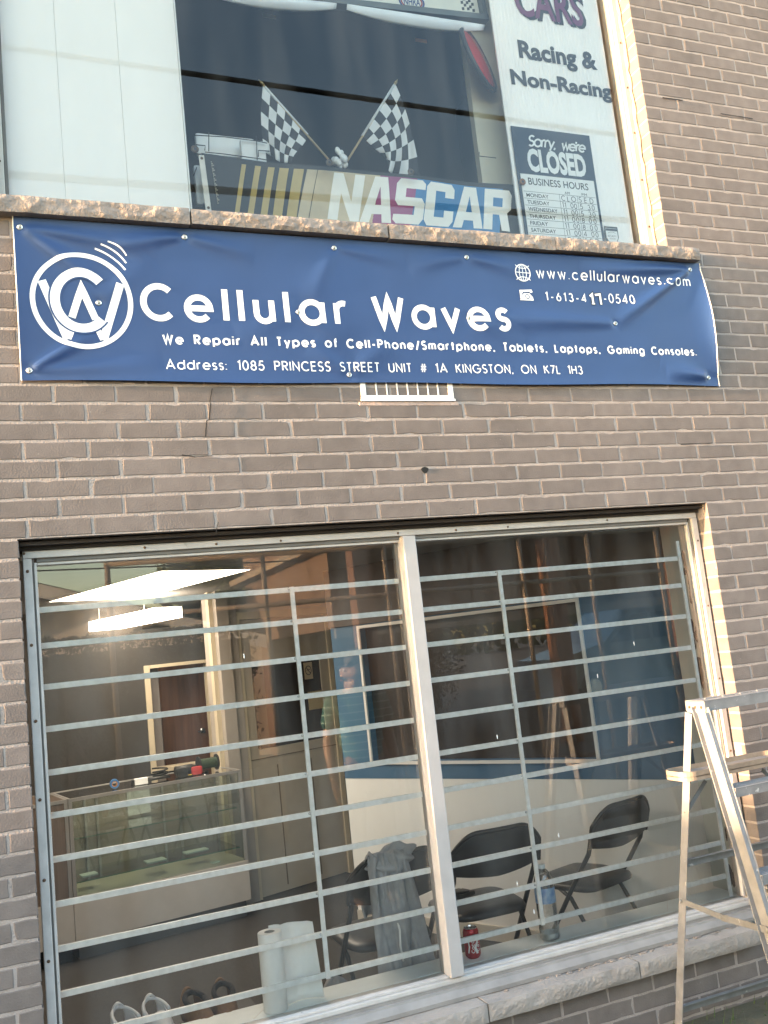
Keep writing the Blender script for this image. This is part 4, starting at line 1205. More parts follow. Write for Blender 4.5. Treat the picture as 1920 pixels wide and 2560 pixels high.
m = MB(); dw(m, .785, .865, 1.40, 1.53, .0125, .0145); m.build('notice_card', mat('beige card', (.44, .36, .24), .6), ns)
nm = lambda x, z, l=0.0: D0 + DU * x + DN * (.0122 - l) + Vector((0, 0, z))
m = MB(); ribbon(m, arc(.825, 1.468, .028, .034, 0, 360, 24), .006, nm); ribbon(m, [(.806, 1.492), (.844, 1.444)], .006, nm, .0003); ribbon(m, [(.808, 1.470), (.842, 1.474)], .005, nm, .0006)
m.build('no_smoking_symbol', LETB, ns, recalc=False)
m = MB(); dw(m, .80, .935, 1.16, 1.30, .010, .0145)
tag(m.build('paper_notice', mat('yellowed paper', (.42, .33, .17), .7)), 'yellowed sheet of paper stuck low on the dark door glass', 'paper')

GX = 1.53; GY = 4.20
gm = MB()
gwx0, gwx1, gwz0, gwz1 = at(362, 1668, y=GY).x, at(516, 1640, y=GY).x, at(383, 1930, y=GY).z, at(362, 1668, y=GY).z
gwz1 += .0
gm.box(-2.0, gwx0, GY, GY + .1, FLOOR, CEIL - .0); gm.box(gwx1, GX, GY, GY + .1, FLOOR, CEIL); gm.box(gwx0, gwx1, GY, GY + .1, FLOOR, gwz0); gm.box(gwx0, gwx1, GY, GY + .1, gwz1, 1.93)
struct('grey_wall', gm, DGREY)
m = MB(); m.add([(GX + .002, GY - .01, FLOOR), (1.50, 3.55, FLOOR), (1.50, 3.55, CEIL), (GX + .002, GY - .01, CEIL), (GX + .1, GY, FLOOR), (1.60, 3.6, FLOOR), (1.60, 3.6, CEIL), (GX + .1, GY, CEIL)], [(0, 1, 2, 3), (4, 7, 6, 5), (0, 3, 7, 4), (1, 5, 6, 2), (3, 2, 6, 7)])
struct('side_partition', m, MGREY)
gw = thing('serving_window', 'cream framed opening in the dark grey wall showing a red brown door behind', 'window', (gwx0, GY, gwz0))
m = MB()
w = .035
m.box(gwx0 - .01, gwx0 + w, GY - .02, GY + .11, gwz0 - .01, gwz1 + .01, 0, .003); m.box(gwx1 - .012, gwx1 + .006, GY - .02, GY + .11, gwz0 - .01, gwz1 + .01, 0, .003)
m.box(gwx0 + w + .0005, gwx1 - .0125, GY - .02, GY + .11, gwz0 - .01, gwz0 + .025, 0, .003); m.box(gwx0 + w + .0005, gwx1 - .0125, GY - .02, GY + .11, gwz1 - .016, gwz1 + .01, 0, .003)
m.build('frame', TRIM, gw)
m = MB(); m.box(gwx0 + .05, gwx0 + .115, GY + .115, GY + .13, gwz0, gwz1); m.build('inner_jamb', mat('grey jamb', (.20, .18, .17), .6), gw)
rd = thing('wooden_door', 'red brown wooden door with a shiny handle seen through the serving window', 'door', (1.45, 4.9, FLOOR))
m = MB(); m.box(1.22, 1.98, 4.90, 4.94, FLOOR + .01, 1.9); m.build('door_leaf', DOORW, rd)
m = MB(); h_ = at(508, 1826, y=4.88); m.tube([(h_.x, 4.90, h_.z), (h_.x, 4.86, h_.z), (h_.x - .05, 4.855, h_.z - .004)], .008, 8); m.lathe([(.022, 4.8995), (.022, 4.893), (.012, 4.890)], (h_.x, 0, h_.z), 14, 'y'); m.build('handle', mat('steel', (.7, .7, .7), .2, metal=1.0), rd, smooth=True, angle=40)

# ceiling lights, lit
LAMP = emit_mat('lit diffuser', (1.0, 0.84, 0.66), 1.2)
la = [at(a, b, z=CEIL - .012) for a, b in ((122, 1505), (403, 1428), (626, 1424), (350, 1495))]
l1 = thing('ceiling_light', 'lit flat ceiling panel, the larger and nearer one', 'ceiling light', la[0], group='lit ceiling lights')
m = MB(); m.prism(la, (0, 0, .008)); m.build('diffuser', LAMP, l1)
cen = sum(la, Vector()) / 4
m = MB()
for p, q in zip(la, la[1:] + la[:1]):
    o1 = p + (p - cen).normalized() * .028; o2 = q + (q - cen).normalized() * .028
    m.add([p, q, o2, o1, p + Vector((0, 0, .011)), q + Vector((0, 0, .011)), o2 + Vector((0, 0, .011)), o1 + Vector((0, 0, .011))], [(0, 1, 2, 3), (4, 7, 6, 5), (0, 4, 5, 1), (2, 6, 7, 3)])
m.build('trim_frame', mat('lamp trim', (.5, .45, .38), .5), l1)
zz = 1.95
qa, qb, qc = at(173, 1589, z=zz), at(391, 1546, z=zz), at(456, 1543, z=zz)
qd = qa + (qc - qb)
l2 = thing('ceiling_light', 'lit box shaped strip light hanging lower and further back', 'ceiling light', qa, group='lit ceiling lights')
m = MB(); m.prism([qa, qb, qc, qd], (0, 0, .075)); m.build('diffuser', LAMP, l2)
m = MB()
for p in (qa.lerp(qc, .3), qa.lerp(qc, .7)): m.tube([p + Vector((0, 0, .074)), (p.x, p.y, CEIL)], .0025, 6)
m.build('hanger', WHITEM, l2)

# ---- glass display counter
CTR = mat('counter laminate', (0.50, 0.45, 0.40), 0.55, var=.05)
ALUF = mat('counter aluminium', (0.45, 0.43, 0.41), 0.35, metal=.6, var=.08)
CGL = glass_mat('counter glass', (0.93, 0.965, 0.94), 2.0, dirt_veil=.02)
CGT = mat('glass shelf edge', (.12, .26, .19), .15)
cu = Vector((1.466 - .32, 3.115 - 2.93, 0)); CL = cu.length; cu.normalize(); cv = Vector((-cu.y, cu.x, 0)); C0 = Vector((.32, 2.93, 0))
def cw(u, v, z): return C0 + cu * u + cv * v + Vector((0, 0, z))
def cb(mb, u0, u1, v0, v1, z0, z1, mi=0):
    vs = [cw(u, v, z) for z in (z0, z1) for (u, v) in ((u0, v0), (u1, v0), (u1, v1), (u0, v1))]
    mb.add(vs, [(0, 3, 2, 1), (4, 5, 6, 7), (0, 1, 5, 4), (1, 2, 6, 5), (2, 3, 7, 6), (3, 0, 4, 7)], mi)
DP = .52; ZT = .860; ZB_ = .250
def counter(lab, u0, u1, glassy):
    c = thing('display_counter', lab, 'counter', cw((u0 + u1) / 2, DP / 2, FLOOR), group='shop display counters')
    m = MB(); cb(m, u0, u1, 0, DP, -.002, ZB_ - .001); m.build('base_panel', CTR, c)
    m = MB(); cb(m, u0 + .03, u1 - .01, .07, DP - .01, FLOOR, -.0025); m.build('kick_board', GAPM if not glassy else mat('dark kick board', (.10, .095, .09), .7), c)
    m = MB(); cb(m, u0, u1, 0, DP, ZB_, ZB_ + .006); m.build('deck', mat('pale deck', (.62, .55, .46), .35), c)
    fr_ = MB(); w = .022
    for (a, b) in ((u0, 0), (u1 - w, 0), (u0, DP - w), (u1 - w, DP - w)): cb(fr_, a, a + w, b, b + w, ZB_ + .0065, ZT - .0205)
    cb(fr_, u0, u1, 0, .016, ZT - .020, ZT); cb(fr_, u0, u1, DP - .016, DP, ZT - .020, ZT); cb(fr_, u0, u0 + .016, .0165, DP - .0165, ZT - .020, ZT); cb(fr_, u1 - .016, u1, .0165, DP - .0165, ZT - .020, ZT)
    fr_.build('metal_frame', ALUF, c)
    if glassy:
        g = MB(); cb(g, u0 + w, u1 - w, .006, .010, ZB_ + .0065, ZT - .0205); g.build('front_glass', CGL, c)
        g = MB(); cb(g, u0 + .017, u1 - .017, .017, DP - .017, ZT - .010, ZT - .004); g.build('top_glass', CGL, c)
        g = MB(); cb(g, u0 + .006, u0 + .010, w + .001, DP - w - .001, ZB_ + .0065, ZT - .0205); g.build('end_glass', CGL, c)
        for z in (.335, .60):
            g = MB(); cb(g, u0 + .03, u1 - .03, .06, DP - .05, z, z + .006); g.build('glass_shelf', CGL, c)
            g = MB(); cb(g, u0 + .03, u1 - .03, .0565, .0595, z, z + .006); g.build('shelf_edge', CGT, c)
        m = MB(); cb(m, u0 + w, u1 - w, DP - .030, DP - .024, ZB_ + .0065, ZT - .0205); m.build('back_panel', mat('grey back panel', (.30, .26, .22), .3, var=.1, vscale=3), c)
        for uu in (.20, .28, .74, .86):
            m = MB(); cb(m, u0 + uu, u0 + uu + .016, DP - .05, DP - .036, ZB_ + .007, ZT - .021); m.build('shelf_standard', ALUF, c)
        for uu, vv, z, sx, sy in ((.52, .16, .342, .13, .10), (.80, .20, .342, .16, .08), (.10, .18, .342, .10, .09), (.95, .12, .2565, .06, .05)):
            m = MB(); cb(m, u0 + uu, u0 + uu + sx, vv, vv + sy, z, z + .005); m.build('display_tray', mat('pale tray', (.62, .70, .64), .3), c)
        m = MB(); cb(m, u0 + .50, u0 + .66, DP - .0365, DP - .031, .62, .82); m.build('price_card', mat('grey card', (.55, .55, .52), .6), c)
    else:
        m = MB(); cb(m, u0 + w, u1 - w, .004, .012, ZB_ + .0065, ZT - .0205); m.build('front_panel', mat('brown counter panel', (.16, .12, .095), .4, var=.2, stretch=(8, 8, .2)), c)
        m = MB(); cb(m, u0 + .017, u1 - .017, .017, DP - .017, ZT - .010, ZT - .002); m.build('top_panel', mat('brown counter top', (.10, .07, .05), .35, var=.2), c)
counter('long glass display counter with green tinted shelves and tools on top', 0, CL, True)
counter('brown panelled counter at the left end of the glass one', -1.0, -.004, False)
# tools and small things on the counter top
BLK = mat('black tool plastic', (.015, .015, .014), .5); REDP = mat('red plastic', (.40, .03, .03), .4)
def on(u, v): return cw(u, v, ZT + .001)
dr = thing('cordless_drill', 'black cordless drill lying on the glass counter, left of the green spool', 'drill', on(.80, .25))
m = MB(); p = on(.80, .25)
m.tube([p + cu * -.02 + Vector((0, 0, .034)), p + cu * .10 + Vector((0, 0, .033)), p + cu * .16 + Vector((0, 0, .030))], [.030, .032, .012], 12); m.build('motor_body', BLK, dr, smooth=True)
m = MB(); m.bar(p + cv * -.03 + Vector((0, 0, .03)), p + cv * -.13 + cu * -.02 + Vector((0, 0, .03)), .042, .035, up=(0, 0, 1), ch=.008); m.build('grip', BLK, dr, smooth=True, angle=50)
m = MB(); m.cbox(p + cv * -.15 + cu * -.025 + Vector((0, 0, .034)), (.075, .045, .06), None, .008); m.build('battery', BLK, dr, smooth=True, angle=50)
sp = thing('cable_spool', 'dark green and black cable spool at the right end of the glass counter', 'spool', on(1.0, .2)); p = on(1.0, .2) + Vector((0, 0, .056))
for k_, (h0, h1, r, mm) in enumerate(((-.07, -.062, .055, BLK), (-.061, .061, .036, mat('dark green wire', (.03, .05, .03), .5, var=.4, vscale=90)), (.062, .07, .055, BLK))):
    m = MB(); m.lathe([(r, h0), (r, h1)], (0, 0, 0), 20, 'x'); m.v = [p + cu * q.x + cv * q.y + Vector((0, 0, q.z)) for q in m.v]; m.build(('flange', 'wound_wire', 'flange')[k_], mm, sp, smooth=True, angle=40)
rb_ = thing('tape_case', 'small red tape measure on the counter between the drill and the spool', 'tape measure', on(.89, .12)); p = on(.89, .12)
m = MB(); m.cbox(p + Vector((0, 0, .028)), (.075, .04, .056), None, .014); m.build('case', REDP, rb_, smooth=True, angle=50)
m = MB(); m.bar(p + Vector((-.038, 0, .006)), p + Vector((-.06, 0, .006)), .018, .002); m.build('tape_tip', mat('yellow tape', (.6, .45, .05), .4), rb_)
pl = thing('pliers', 'black handled pliers and cord heap on the glass counter', 'tool', on(.62, .16)); p = on(.64, .16)
m = MB(); m.tube([p + Vector((-.10, .0, .012)), p + Vector((0, .012, .016)), p + Vector((.07, .0, .014))], [.011, .010, .006], 8); m.tube([p + Vector((-.10, .05, .012)), p + Vector((0, .022, .016)), p + Vector((.07, .012, .014))], [.011, .010, .006], 8); m.build('handles', BLK, pl, smooth=True)
m = MB(); m.tube([p + Vector((.05 * math.cos(t_) + .02, .04 * math.sin(t_) + .09, .012 + .004 * t_)) for t_ in [i * .4 for i in range(40)]], .006, 6); m.build('cord_coil', BLK, pl, smooth=True)
bx_ = thing('white_box', 'small white box with a dark end on the glass counter', 'box', on(.50, .12)); p = on(.50, .12)
m = MB(); m.cbox(p + Vector((0, 0, .02)), (.085, .05, .04), None, .003); m.build('carton', PUREW, bx_)
m = MB(); m.cbox(p + Vector((-.0525, 0, .0175)), (.018, .048, .035), None, .003); m.build('box_end', BLK, bx_)
gt = thing('blue_tape_roll', 'blue tape roll with an orange core, leftmost thing on the glass counter', 'tape', on(.33, .14)); p = on(.33, .14) + Vector((0, 0, .030))
for nm_, ri, ro, mm in (('tape_winding', .018, .030, mat('blue tape', (.05, .16, .36), .5)), ('core', .014, .0178, mat('orange core', (.5, .22, .06), .6))):
    m = MB(); m.lathe([(ro, -.018), (ro, .018), (ri, .018), (ri, -.018), (ro, -.018)], (0, 0, 0), 20, 'y', cap=False); m.v = [p + q for q in m.v]; m.build(nm_, mm, gt, smooth=True, angle=40)

# ---- folding chairs with their backs to the window
CHB = mat('black chair steel', (.016, .016, .016), .35, var=.1); VIN = mat('black chair vinyl', (.020, .020, .021), .42, var=.15, vscale=30, bump=.15, bscale=150)
def make_chair(lab):
    c = thing('folding_chair', lab, 'chair', (0, 0, FLOOR), group='black folding chairs under the window')
    for s_ in (-1, 1):
        m = MB(); m.tube([(s_ * .205, -.258, .715), (s_ * .208, -.225, .62), (s_ * .210, -.09, .44), (s_ * .212, .215, .012)], .0115, 10); m.build('front_leg', CHB, c, smooth=True, local=True)
        m = MB(); m.tube([(s_ * .190, .02, .435), (s_ * .190, -.06, .39), (s_ * .192, -.30, .012)], .0105, 10); m.build('rear_leg', CHB, c, smooth=True, local=True)
        m = MB(); m.tube([(s_ * .212, .215, .0), (s_ * .212, .212, .028)], .0145, 10); m.build('rubber_foot', CHB, c, smooth=True, local=True)
    m = MB(); m.tube([(-.212, .17, .065), (.212, .17, .065)], .008, 8); m.build('front_stretcher', CHB, c, smooth=True, local=True)
    m = MB(); m.tube([(-.192, -.22, .135), (.192, -.22, .135)], .008, 8); m.build('rear_stretcher', CHB, c, smooth=True, local=True)
    # seat: padded, rounded
    m = MB()
    def SP(u, v):
        a = 2 * pi * u; ca, sa = math.cos(a), math.sin(a); e = .36
        x = .205 * math.copysign(abs(ca) ** e, ca); y = .205 * math.copysign(abs(sa) ** e, sa) + .01
        x *= 1 - .10 * max(0, -y / .2)
        prof = [(0.0, .462), (.5, .464), (.85, .461), (.97, .450), (1.0, .436), (.985, .424), (.9, .418), (0, .416)]
        i = min(6, int(v * 7)); t_ = v * 7 - i
        r = lerp(prof[i][0], prof[i + 1][0], t_); z = lerp(prof[i][1], prof[i + 1][1], t_)
        return (x * r, y * r, z)
    m.grid(SP, 48, 14); m.build('seat', VIN, c, smooth=True, local=True)
    # back: rounded shield, bowed
    def BP(u, v, off):
        x = (u - .5) * .45
        xx = abs(x) / .225
        top = .838 - .085 * max(0, (xx - .45) / .55) ** 2.2
        bot = .640 + .012 * xx - .020 * (1 - xx * xx)
        z = lerp(bot, top, v)
        y = -.265 - .030 * (1 - xx * xx) - (z - .70) * .32
        return (x, y + off, z)
    m = MB(); N1, N2 = 30, 12
    m.grid(lambda u, v: BP(u, v, -.010 * (1 - (2 * v - 1) ** 6)), N1, N2); m.grid(lambda u, v: BP(1 - u, v, .012 * (1 - (2 * v - 1) ** 6)), N1, N2)
    m.build('backrest', VIN, c, smooth=True, local=True, recalc=False)
    m = MB(); ring = [BP(i / 30, 1, .001) for i in range(31)] + [BP(1, 1 - i / 8, .001) for i in range(1, 9)] 
    m.tube([BP(0, i / 8, .001) for i in range(9)] + ring[1:], .0105, 8); m.build('back_tube', CHB, c, smooth=True, local=True)
    return c
ch = make_chair('black folding chair with a grey sweatshirt over its back, left of the mullion')
ch.location = (1.520, .745, FLOOR)
dup(ch, (2.055, .815, FLOOR), rad(-2), 'black folding chair with a dark wallet on its seat, right of the mullion')
dup(ch, (2.690, .850, FLOOR), rad(17), 'black folding chair standing turned, the rightmost, under the blue wall')
# dark wallet on the second seat
wl_ = thing('wallet', 'dark brown wallet lying on the seat of the chair right of the mullion', 'wallet', (2.02, .83, FLOOR + .465))
m = MB(); m.cbox((2.00, .90, FLOOR + .478), (.13, .09, .020), Matrix.Rotation(.3, 3, 'Z'), .006); m.build('wallet_body', mat('dark leather', (.035, .028, .02), .5, bump=.2), wl_, smooth=True, angle=50)
m = MB(); m.cbox((1.985, .895, FLOOR + .495), (.10, .08, .012), Matrix.Rotation(.25, 3, 'Z') @ Matrix.Rotation(.12, 3, 'Y'), .005); m.build('wallet_flap', mat('dark leather', (0, 0, 0)), wl_, smooth=True, angle=50)

# grey sweatshirt over the first chair
SWT = mat('grey jersey cloth', (.36, .37, .39), .95, var=.10, vscale=25, bump=.35, bscale=250)
sw = thing('sweatshirt', 'grey sweatshirt thrown over the back of the folding chair by the mullion', 'sweatshirt', (1.46, .45, .5))
yb0, yt0 = .745 - .295, .745 - .355
def SWP(u, v):
    # v: 0 hem behind the chair (street side), .5 over the top rail, 1 in front
    if v < .55:
        t_ = v / .55; z = lerp(.13, FLOOR + .862, t_); y = yb0 - .045 - .03 * t_ + .035 * (1 - t_)
        x0, x1 = lerp(1.375, 1.355, t_), lerp(1.655, 1.53, t_)
    else:
        t_ = (v - .55) / .45; z = lerp(FLOOR + .862, .46, t_ ** 1.3); y = lerp(yt0 - .02, yb0 + .06, min(1, t_ * 2.5))
        x0, x1 = lerp(1.355, 1.36, t_), lerp(1.53, 1.62, t_)
    x = lerp(x0, x1, u)
    f = .030 * math.sin(u * 9 + 2.6 * noise.noise(Vector((u * 2.2, v * 2.5, 4)))) * (.4 + .6 * (1 - abs(v - .55)))
    f += .020 * noise.noise(Vector((u * 6 + v * 1.5, v * 6, 2))) + .010 * noise.noise(Vector((u * 13, v * 14, 6)))
    if v < .16: z += .05 * math.sin(u * 9 + .6) * (1 - v / .16) - .03 * (u > .6) * (1 - v / .16)
    if v < .55: f = -abs(f) * 1.2
    if abs(v - .55) < .07: z += .012 * noise.noise(Vector((u * 12, v * 20, 7)))
    return (x, y + f, z)
m = MB(); m.grid(SWP, 56, 80); m.build('hanging_cloth', SWT, sw, smooth=True, solid=.005, recalc=False)
def SWB(u, v):
    a = 2 * pi * u; t_ = pi * v
    p = Vector((math.sin(t_) * math.cos(a) * .112, math.sin(t_) * math.sin(a) * .060, math.cos(t_) * .058))
    w = .010 * math.sin(7 * p.z / .06 + 5 * p.x / .09 + 2 * math.sin(a)) + .024 * noise.noise(p * 16 + Vector((3, 1, 0)))
    p *= 1 + w / .08
    return Vector((1.470, .405, FLOOR + .815)) + Vector((p.x, p.y, p.z + .22 * p.x))
m = MB(); m.grid(SWB, 48, 32); m.build('bunched_hood', SWT, sw, smooth=True)
m = MB(); m.tube([(1.463, .385, .48), (1.468, .372, .42), (1.462, .368, .36), (1.467, .366, .30)], .0045, 6); m.build('drawstring', PUREW, sw, smooth=True)
# pale cloth bag on the floor left of that chair
def BGP(u, v):
    a = 2 * pi * u; t_ = v
    r = (.115 * (1 - t_) ** .5 + .015) * (1 + .18 * math.sin(5 * a + 3 * t_) + .1 * noise.noise(Vector((math.cos(a) * 2, math.sin(a) * 2, t_ * 3))))
    return (1.24 + r * .9 * math.cos(a), .62 + r * .6 * math.sin(a), FLOOR + .004 + .34 * t_ + .02 * noise.noise(Vector((u * 8, v * 4, 1))))
m = MB(); m.grid(BGP, 40, 20); tag(m.build('cloth_bag', mat('pale cloth', (.34, .35, .36), .9, var=.1, bump=.2), smooth=True), 'pale grey cloth bag on the floor beside the chair with the sweatshirt', 'bag')

# ---- things on the ledge
LZ = .3006
can = thing('drink_can', 'red drink can with white script standing on the ledge by the mullion', 'can', (1.716, .212, LZ))
cx, cy = 1.716, .212
m = MB(); m.lathe([(.024, 0), (.028, .004), (.0325, .012), (.033, .020), (.033, .100), (.0315, .107), (.027, .115)], (cx, cy, LZ), 32, cap=False); m.build('can_body', mat('red can', (.42, .012, .016), .25, metal=.3), can, smooth=True)
m = MB(); m.lathe([(.027, .1151), (.0275, .118), (.0255, .1185), (.0245, .115), (.001, .115)], (cx, cy, LZ), 28, cap=False); m.lathe([(.0238, .0002), (.0245, .004), (.001, .006)], (cx, cy, LZ), 20, cap=False); m.build('can_end', mat('can aluminium', (.7, .7, .7), .25, metal=1.0), can, smooth=True, angle=40)
def cyl(cx, cy, r, a0): return lambda x, z, l=0.0: Vector((cx + (r + .0006 + l) * math.cos(a0 + x / r), cy + (r + .0006 + l) * math.sin(a0 + x / r), z))
cm_ = cyl(cx, cy, .033, rad(-110))
m = MB(); rot90 = lambda x, z, l=0.0: cm_(-(z - (LZ + .06)) * .0 + x, z, l)
ribbon(m, [(-.020, LZ + .025), (-.014, LZ + .05), (-.018, LZ + .075), (-.010, LZ + .092)], .006, cm_, 0, 0, .006)
ribbon(m, [(.018, LZ + .022), (.010, LZ + .045), (.022, LZ + .07), (.016, LZ + .095)], .010, cm_, 0, 0, .006)
tv = lambda x, z, l=0.0: cm_(-(z) , LZ + .055 + x, l)          # lettering runs up the can
write(m, 'Coca', -.030, .020, -.008, .016, .0030, tv); write(m, 'Cola', -.026, .022, -.030, .014, .0028, tv)
m.build('white_script', PUREW, can, recalc=False)
BOT = glass_mat('clear plastic', (.97, .985, .985), 4.0, dirt_veil=.30)
bt = thing('water_bottle', 'clear plastic water bottle with a blue label on the ledge near the third chair', 'bottle', (2.074, .190, LZ))
cx, cy = 2.074, .192
pr = [(.030, .0), (.040, .004), (.043, .015), (.041, .03), (.043, .045), (.041, .06), (.043, .075), (.041, .09), (.043, .105), (.043, .12), (.0425, .13), (.0425, .215), (.043, .222), (.040, .245), (.032, .268), (.020, .283), (.0145, .288), (.0145, .296)]
m = MB(); m.lathe(pr, (cx, cy, LZ), 32, cap=False); m.build('bottle_wall', BOT, bt, smooth=True)
m = MB(); m.lathe([(.0435, .152), (.0438, .154), (.0438, .212), (.0435, .214)], (cx, cy, LZ), 32, cap=False); m.build('label', mat('blue label', (.03, .17, .48), .35, var=.5, vscale=26, col2=(.45, .60, .72)), bt, smooth=True)
m = MB(); m.lathe([(.0158, .289), (.0158, .303), (.0148, .3045), (.001, .3045)], (cx, cy, LZ), 20, cap=False); m.build('cap', mat('clear cap', (.60, .66, .70), .3), bt, smooth=True, angle=40)
m = MB(); m.lathe([(.001, .002), (.028, .002), (.040, .012), (.040, .030)], (cx, cy, LZ), 24, cap=False); m.build('bottle_foot', mat('pale bottle foot', (.55, .60, .60), .2), bt, smooth=True)
pt = thing('paper_towel_roll', 'white paper towel roll standing on the ledge with a loose sheet', 'paper towel', (.875, .19, LZ))
cx, cy = .873, .190
PAP = mat('paper towel', (.88, .87, .85), .95, var=.02, vscale=40, bump=.25, bscale=220)
m = MB(); m.lathe([(.020, .280), (.044, .280), (.0455, .278), (.0455, .002), (.044, 0), (.020, 0)], (cx, cy, LZ), 36, cap=False); m.build('roll', PAP, pt, smooth=True, angle=40)
m = MB(); m.lathe([(.0200, .2795), (.0200, .0005), (.0185, .0005), (.0185, .2795), (.0200, .2795)], (cx, cy, LZ), 24, cap=False); m.build('core', mat('grey card core', (.32, .30, .27), .9), pt, smooth=True, angle=40)
def sheet(u, v):
    a = rad(60) - u * rad(75)
    if u < .25: x = cx + .046 * math.cos(rad(80) - u / .25 * rad(70)); y = cy + .046 * math.sin(rad(80) - u / .25 * rad(70))
    else:
        t_ = (u - .25) / .75; x = cx + .045 + .125 * t_ + .020 * (1 - v) * t_; y = cy + .008 + .030 * math.sin(t_ * pi) - .012 * t_
    return (x, y, LZ + .002 + (.287 + .004 * math.sin(u * 6)) * v * (1 if u < .9 else 1 - (u - .9) * .2))
m = MB(); m.grid(sheet, 36, 12); m.build('loose_sheet', PAP, pt, smooth=True, solid=.0008, recalc=False)

# shoes standing just behind the ledge: white clogs and brown slippers
def shoe(name, lab, cat, loc, rz, mt, L_, kind, group):
    s_ = thing(name, lab, cat, loc, rz, group)
    def top(u, v):      # upper: half tube from toe (u=0) to heel (u=1)
        a = pi * v
        w = .046 * (math.sin(pi * min(1, max(.0, .10 + .62 * u))) ** .6) * (1 if u < .75 else 1 - .25 * (u - .75) / .25)
        h = lerp(.052, .075, u) * (math.sin(pi * min(.5, .08 + u * .9)) ** .6)
        if u > .45: h += .018 * math.sin((u - .45) / .55 * pi * .5)
        return (w * math.cos(a), (u - .5) * L_, .022 + h * math.sin(a) ** .8)
    m = MB(); N1, N2 = 28, 18
    vs = [top(i / N1, j / N2) for i in range(N1 + 1) for j in range(N2 + 1)]; fs = []
    for i in range(N1):
        for j in range(N2):
            u = (i + .5) / N1; v = (j + .5) / N2
            if .48 < u < .93 and .22 < v < .78: continue
            if kind == 'clog' and i % 5 == 2 and j % 4 == 2 and u < .42: continue
            fs.append((i * (N2 + 1) + j, i * (N2 + 1) + j + 1, (i + 1) * (N2 + 1) + j + 1, (i + 1) * (N2 + 1) + j))
    m.add(vs, fs); m.build('upper', mt, s_, smooth=True, local=True, solid=.005)
    m = MB(); ring = []
    for k_ in range(40):
        t_ = 2 * pi * k_ / 40; y = math.sin(t_) * L_ * .53; u = (y / L_ + .5)
        ring.append(((.050 if y < 0 else .044) * math.cos(t_), y, 0))
    m.prism(ring, (0, 0, .024)); m.build('sole', mat(mt.name + ' sole', tuple(c * .8 for c in mt.node_tree.nodes['Principled BSDF'].inputs['Base Color'].default_value[:3]), .7), s_, smooth=True, angle=40, local=True)
    m = MB()
    if kind == 'clog': m.tube([(.046 * math.cos(t_), .02 + .105 * math.sin(t_), .075 + .022 * math.sin(t_)) for t_ in [pi * i / 18 for i in range(19)]], .0065, 8)
    else: m.tube([(.036 * math.cos(t_), .030 + .062 * math.sin(t_), .090 + .012 * math.sin(t_)) for t_ in [2 * pi * i / 26 for i in range(27)]], .011, 8)
    m.build('heel_strap' if kind == 'clog' else 'fur_collar', mt if kind == 'clog' else mat('dark fur', (.035, .030, .028), 1.0, bump=.8, bscale=200), s_, smooth=True, local=True)
CLG = mat('white clog foam', (.66, .67, .70), .5); SLP = mat('brown suede', (.19, .105, .055), .9, var=.15, vscale=30, bump=.3)
# a low shelf under the ledge carries them
m = MB(); m.box(.10, .86, .304, .66, .218, .240, 0, .003); tag(m.build('low_shelf', mat('dark shelf', (.04, .036, .034), .7)), 'dark low shelf behind the window ledge carrying the shoes', 'shelf')
shoe('clog', 'white clog with punched holes, nearer the left window jamb', 'shoe', (.365, .40, .2405), rad(14), CLG, .25, 'clog', 'pair of white clogs')
shoe('clog', 'white clog with punched holes, nearer the brown slippers', 'shoe', (.475, .41, .2405), rad(8), CLG, .25, 'clog', 'pair of white clogs')
shoe('slipper', 'brown suede slipper with dark fur collar, nearer the white clogs', 'shoe', (.620, .385, .2405), rad(10), SLP, .25, 'slipper', 'pair of brown slippers')
shoe('slipper', 'brown suede slipper with dark fur collar, nearer the paper towel roll', 'shoe', (.725, .400, .2405), rad(-4), SLP, .25, 'slipper', 'pair of brown slippers')
# ------------------------------------------------------------------ step ladder in front of the window
LAD = mat('worn ladder aluminium', (.205, .203, .207), .5, metal=.10, var=.15, vscale=22, bump=.08, bscale=180, spots=(34, .67, (.46, .455, .45)))
LADD = mat('ladder steel strap', (.16, .16, .16), .5, metal=.12, var=.2, vscale=20, spots=(40, .68, (.46, .44, .42)))
lad = thing('step_ladder', 'paint spattered aluminium step ladder standing open in front of the right hand pane', 'ladder', (2.70, -.45, GROUND))
LXC = 2.765
def rl(s_, z):      # rear leg centre line, s_ = -1 left, 1 right
    t_ = (1.215 - z) / (1.215 - GROUND)
    return Vector((LXC + s_ * lerp(.236, .318, t_), lerp(-.350, -.085, t_), z))
def fl_(s_, z):
    t_ = (1.215 - z) / (1.215 - GROUND)
    return Vector((LXC + s_ * lerp(.232, .285, t_), lerp(-.425, -.790, t_), z))
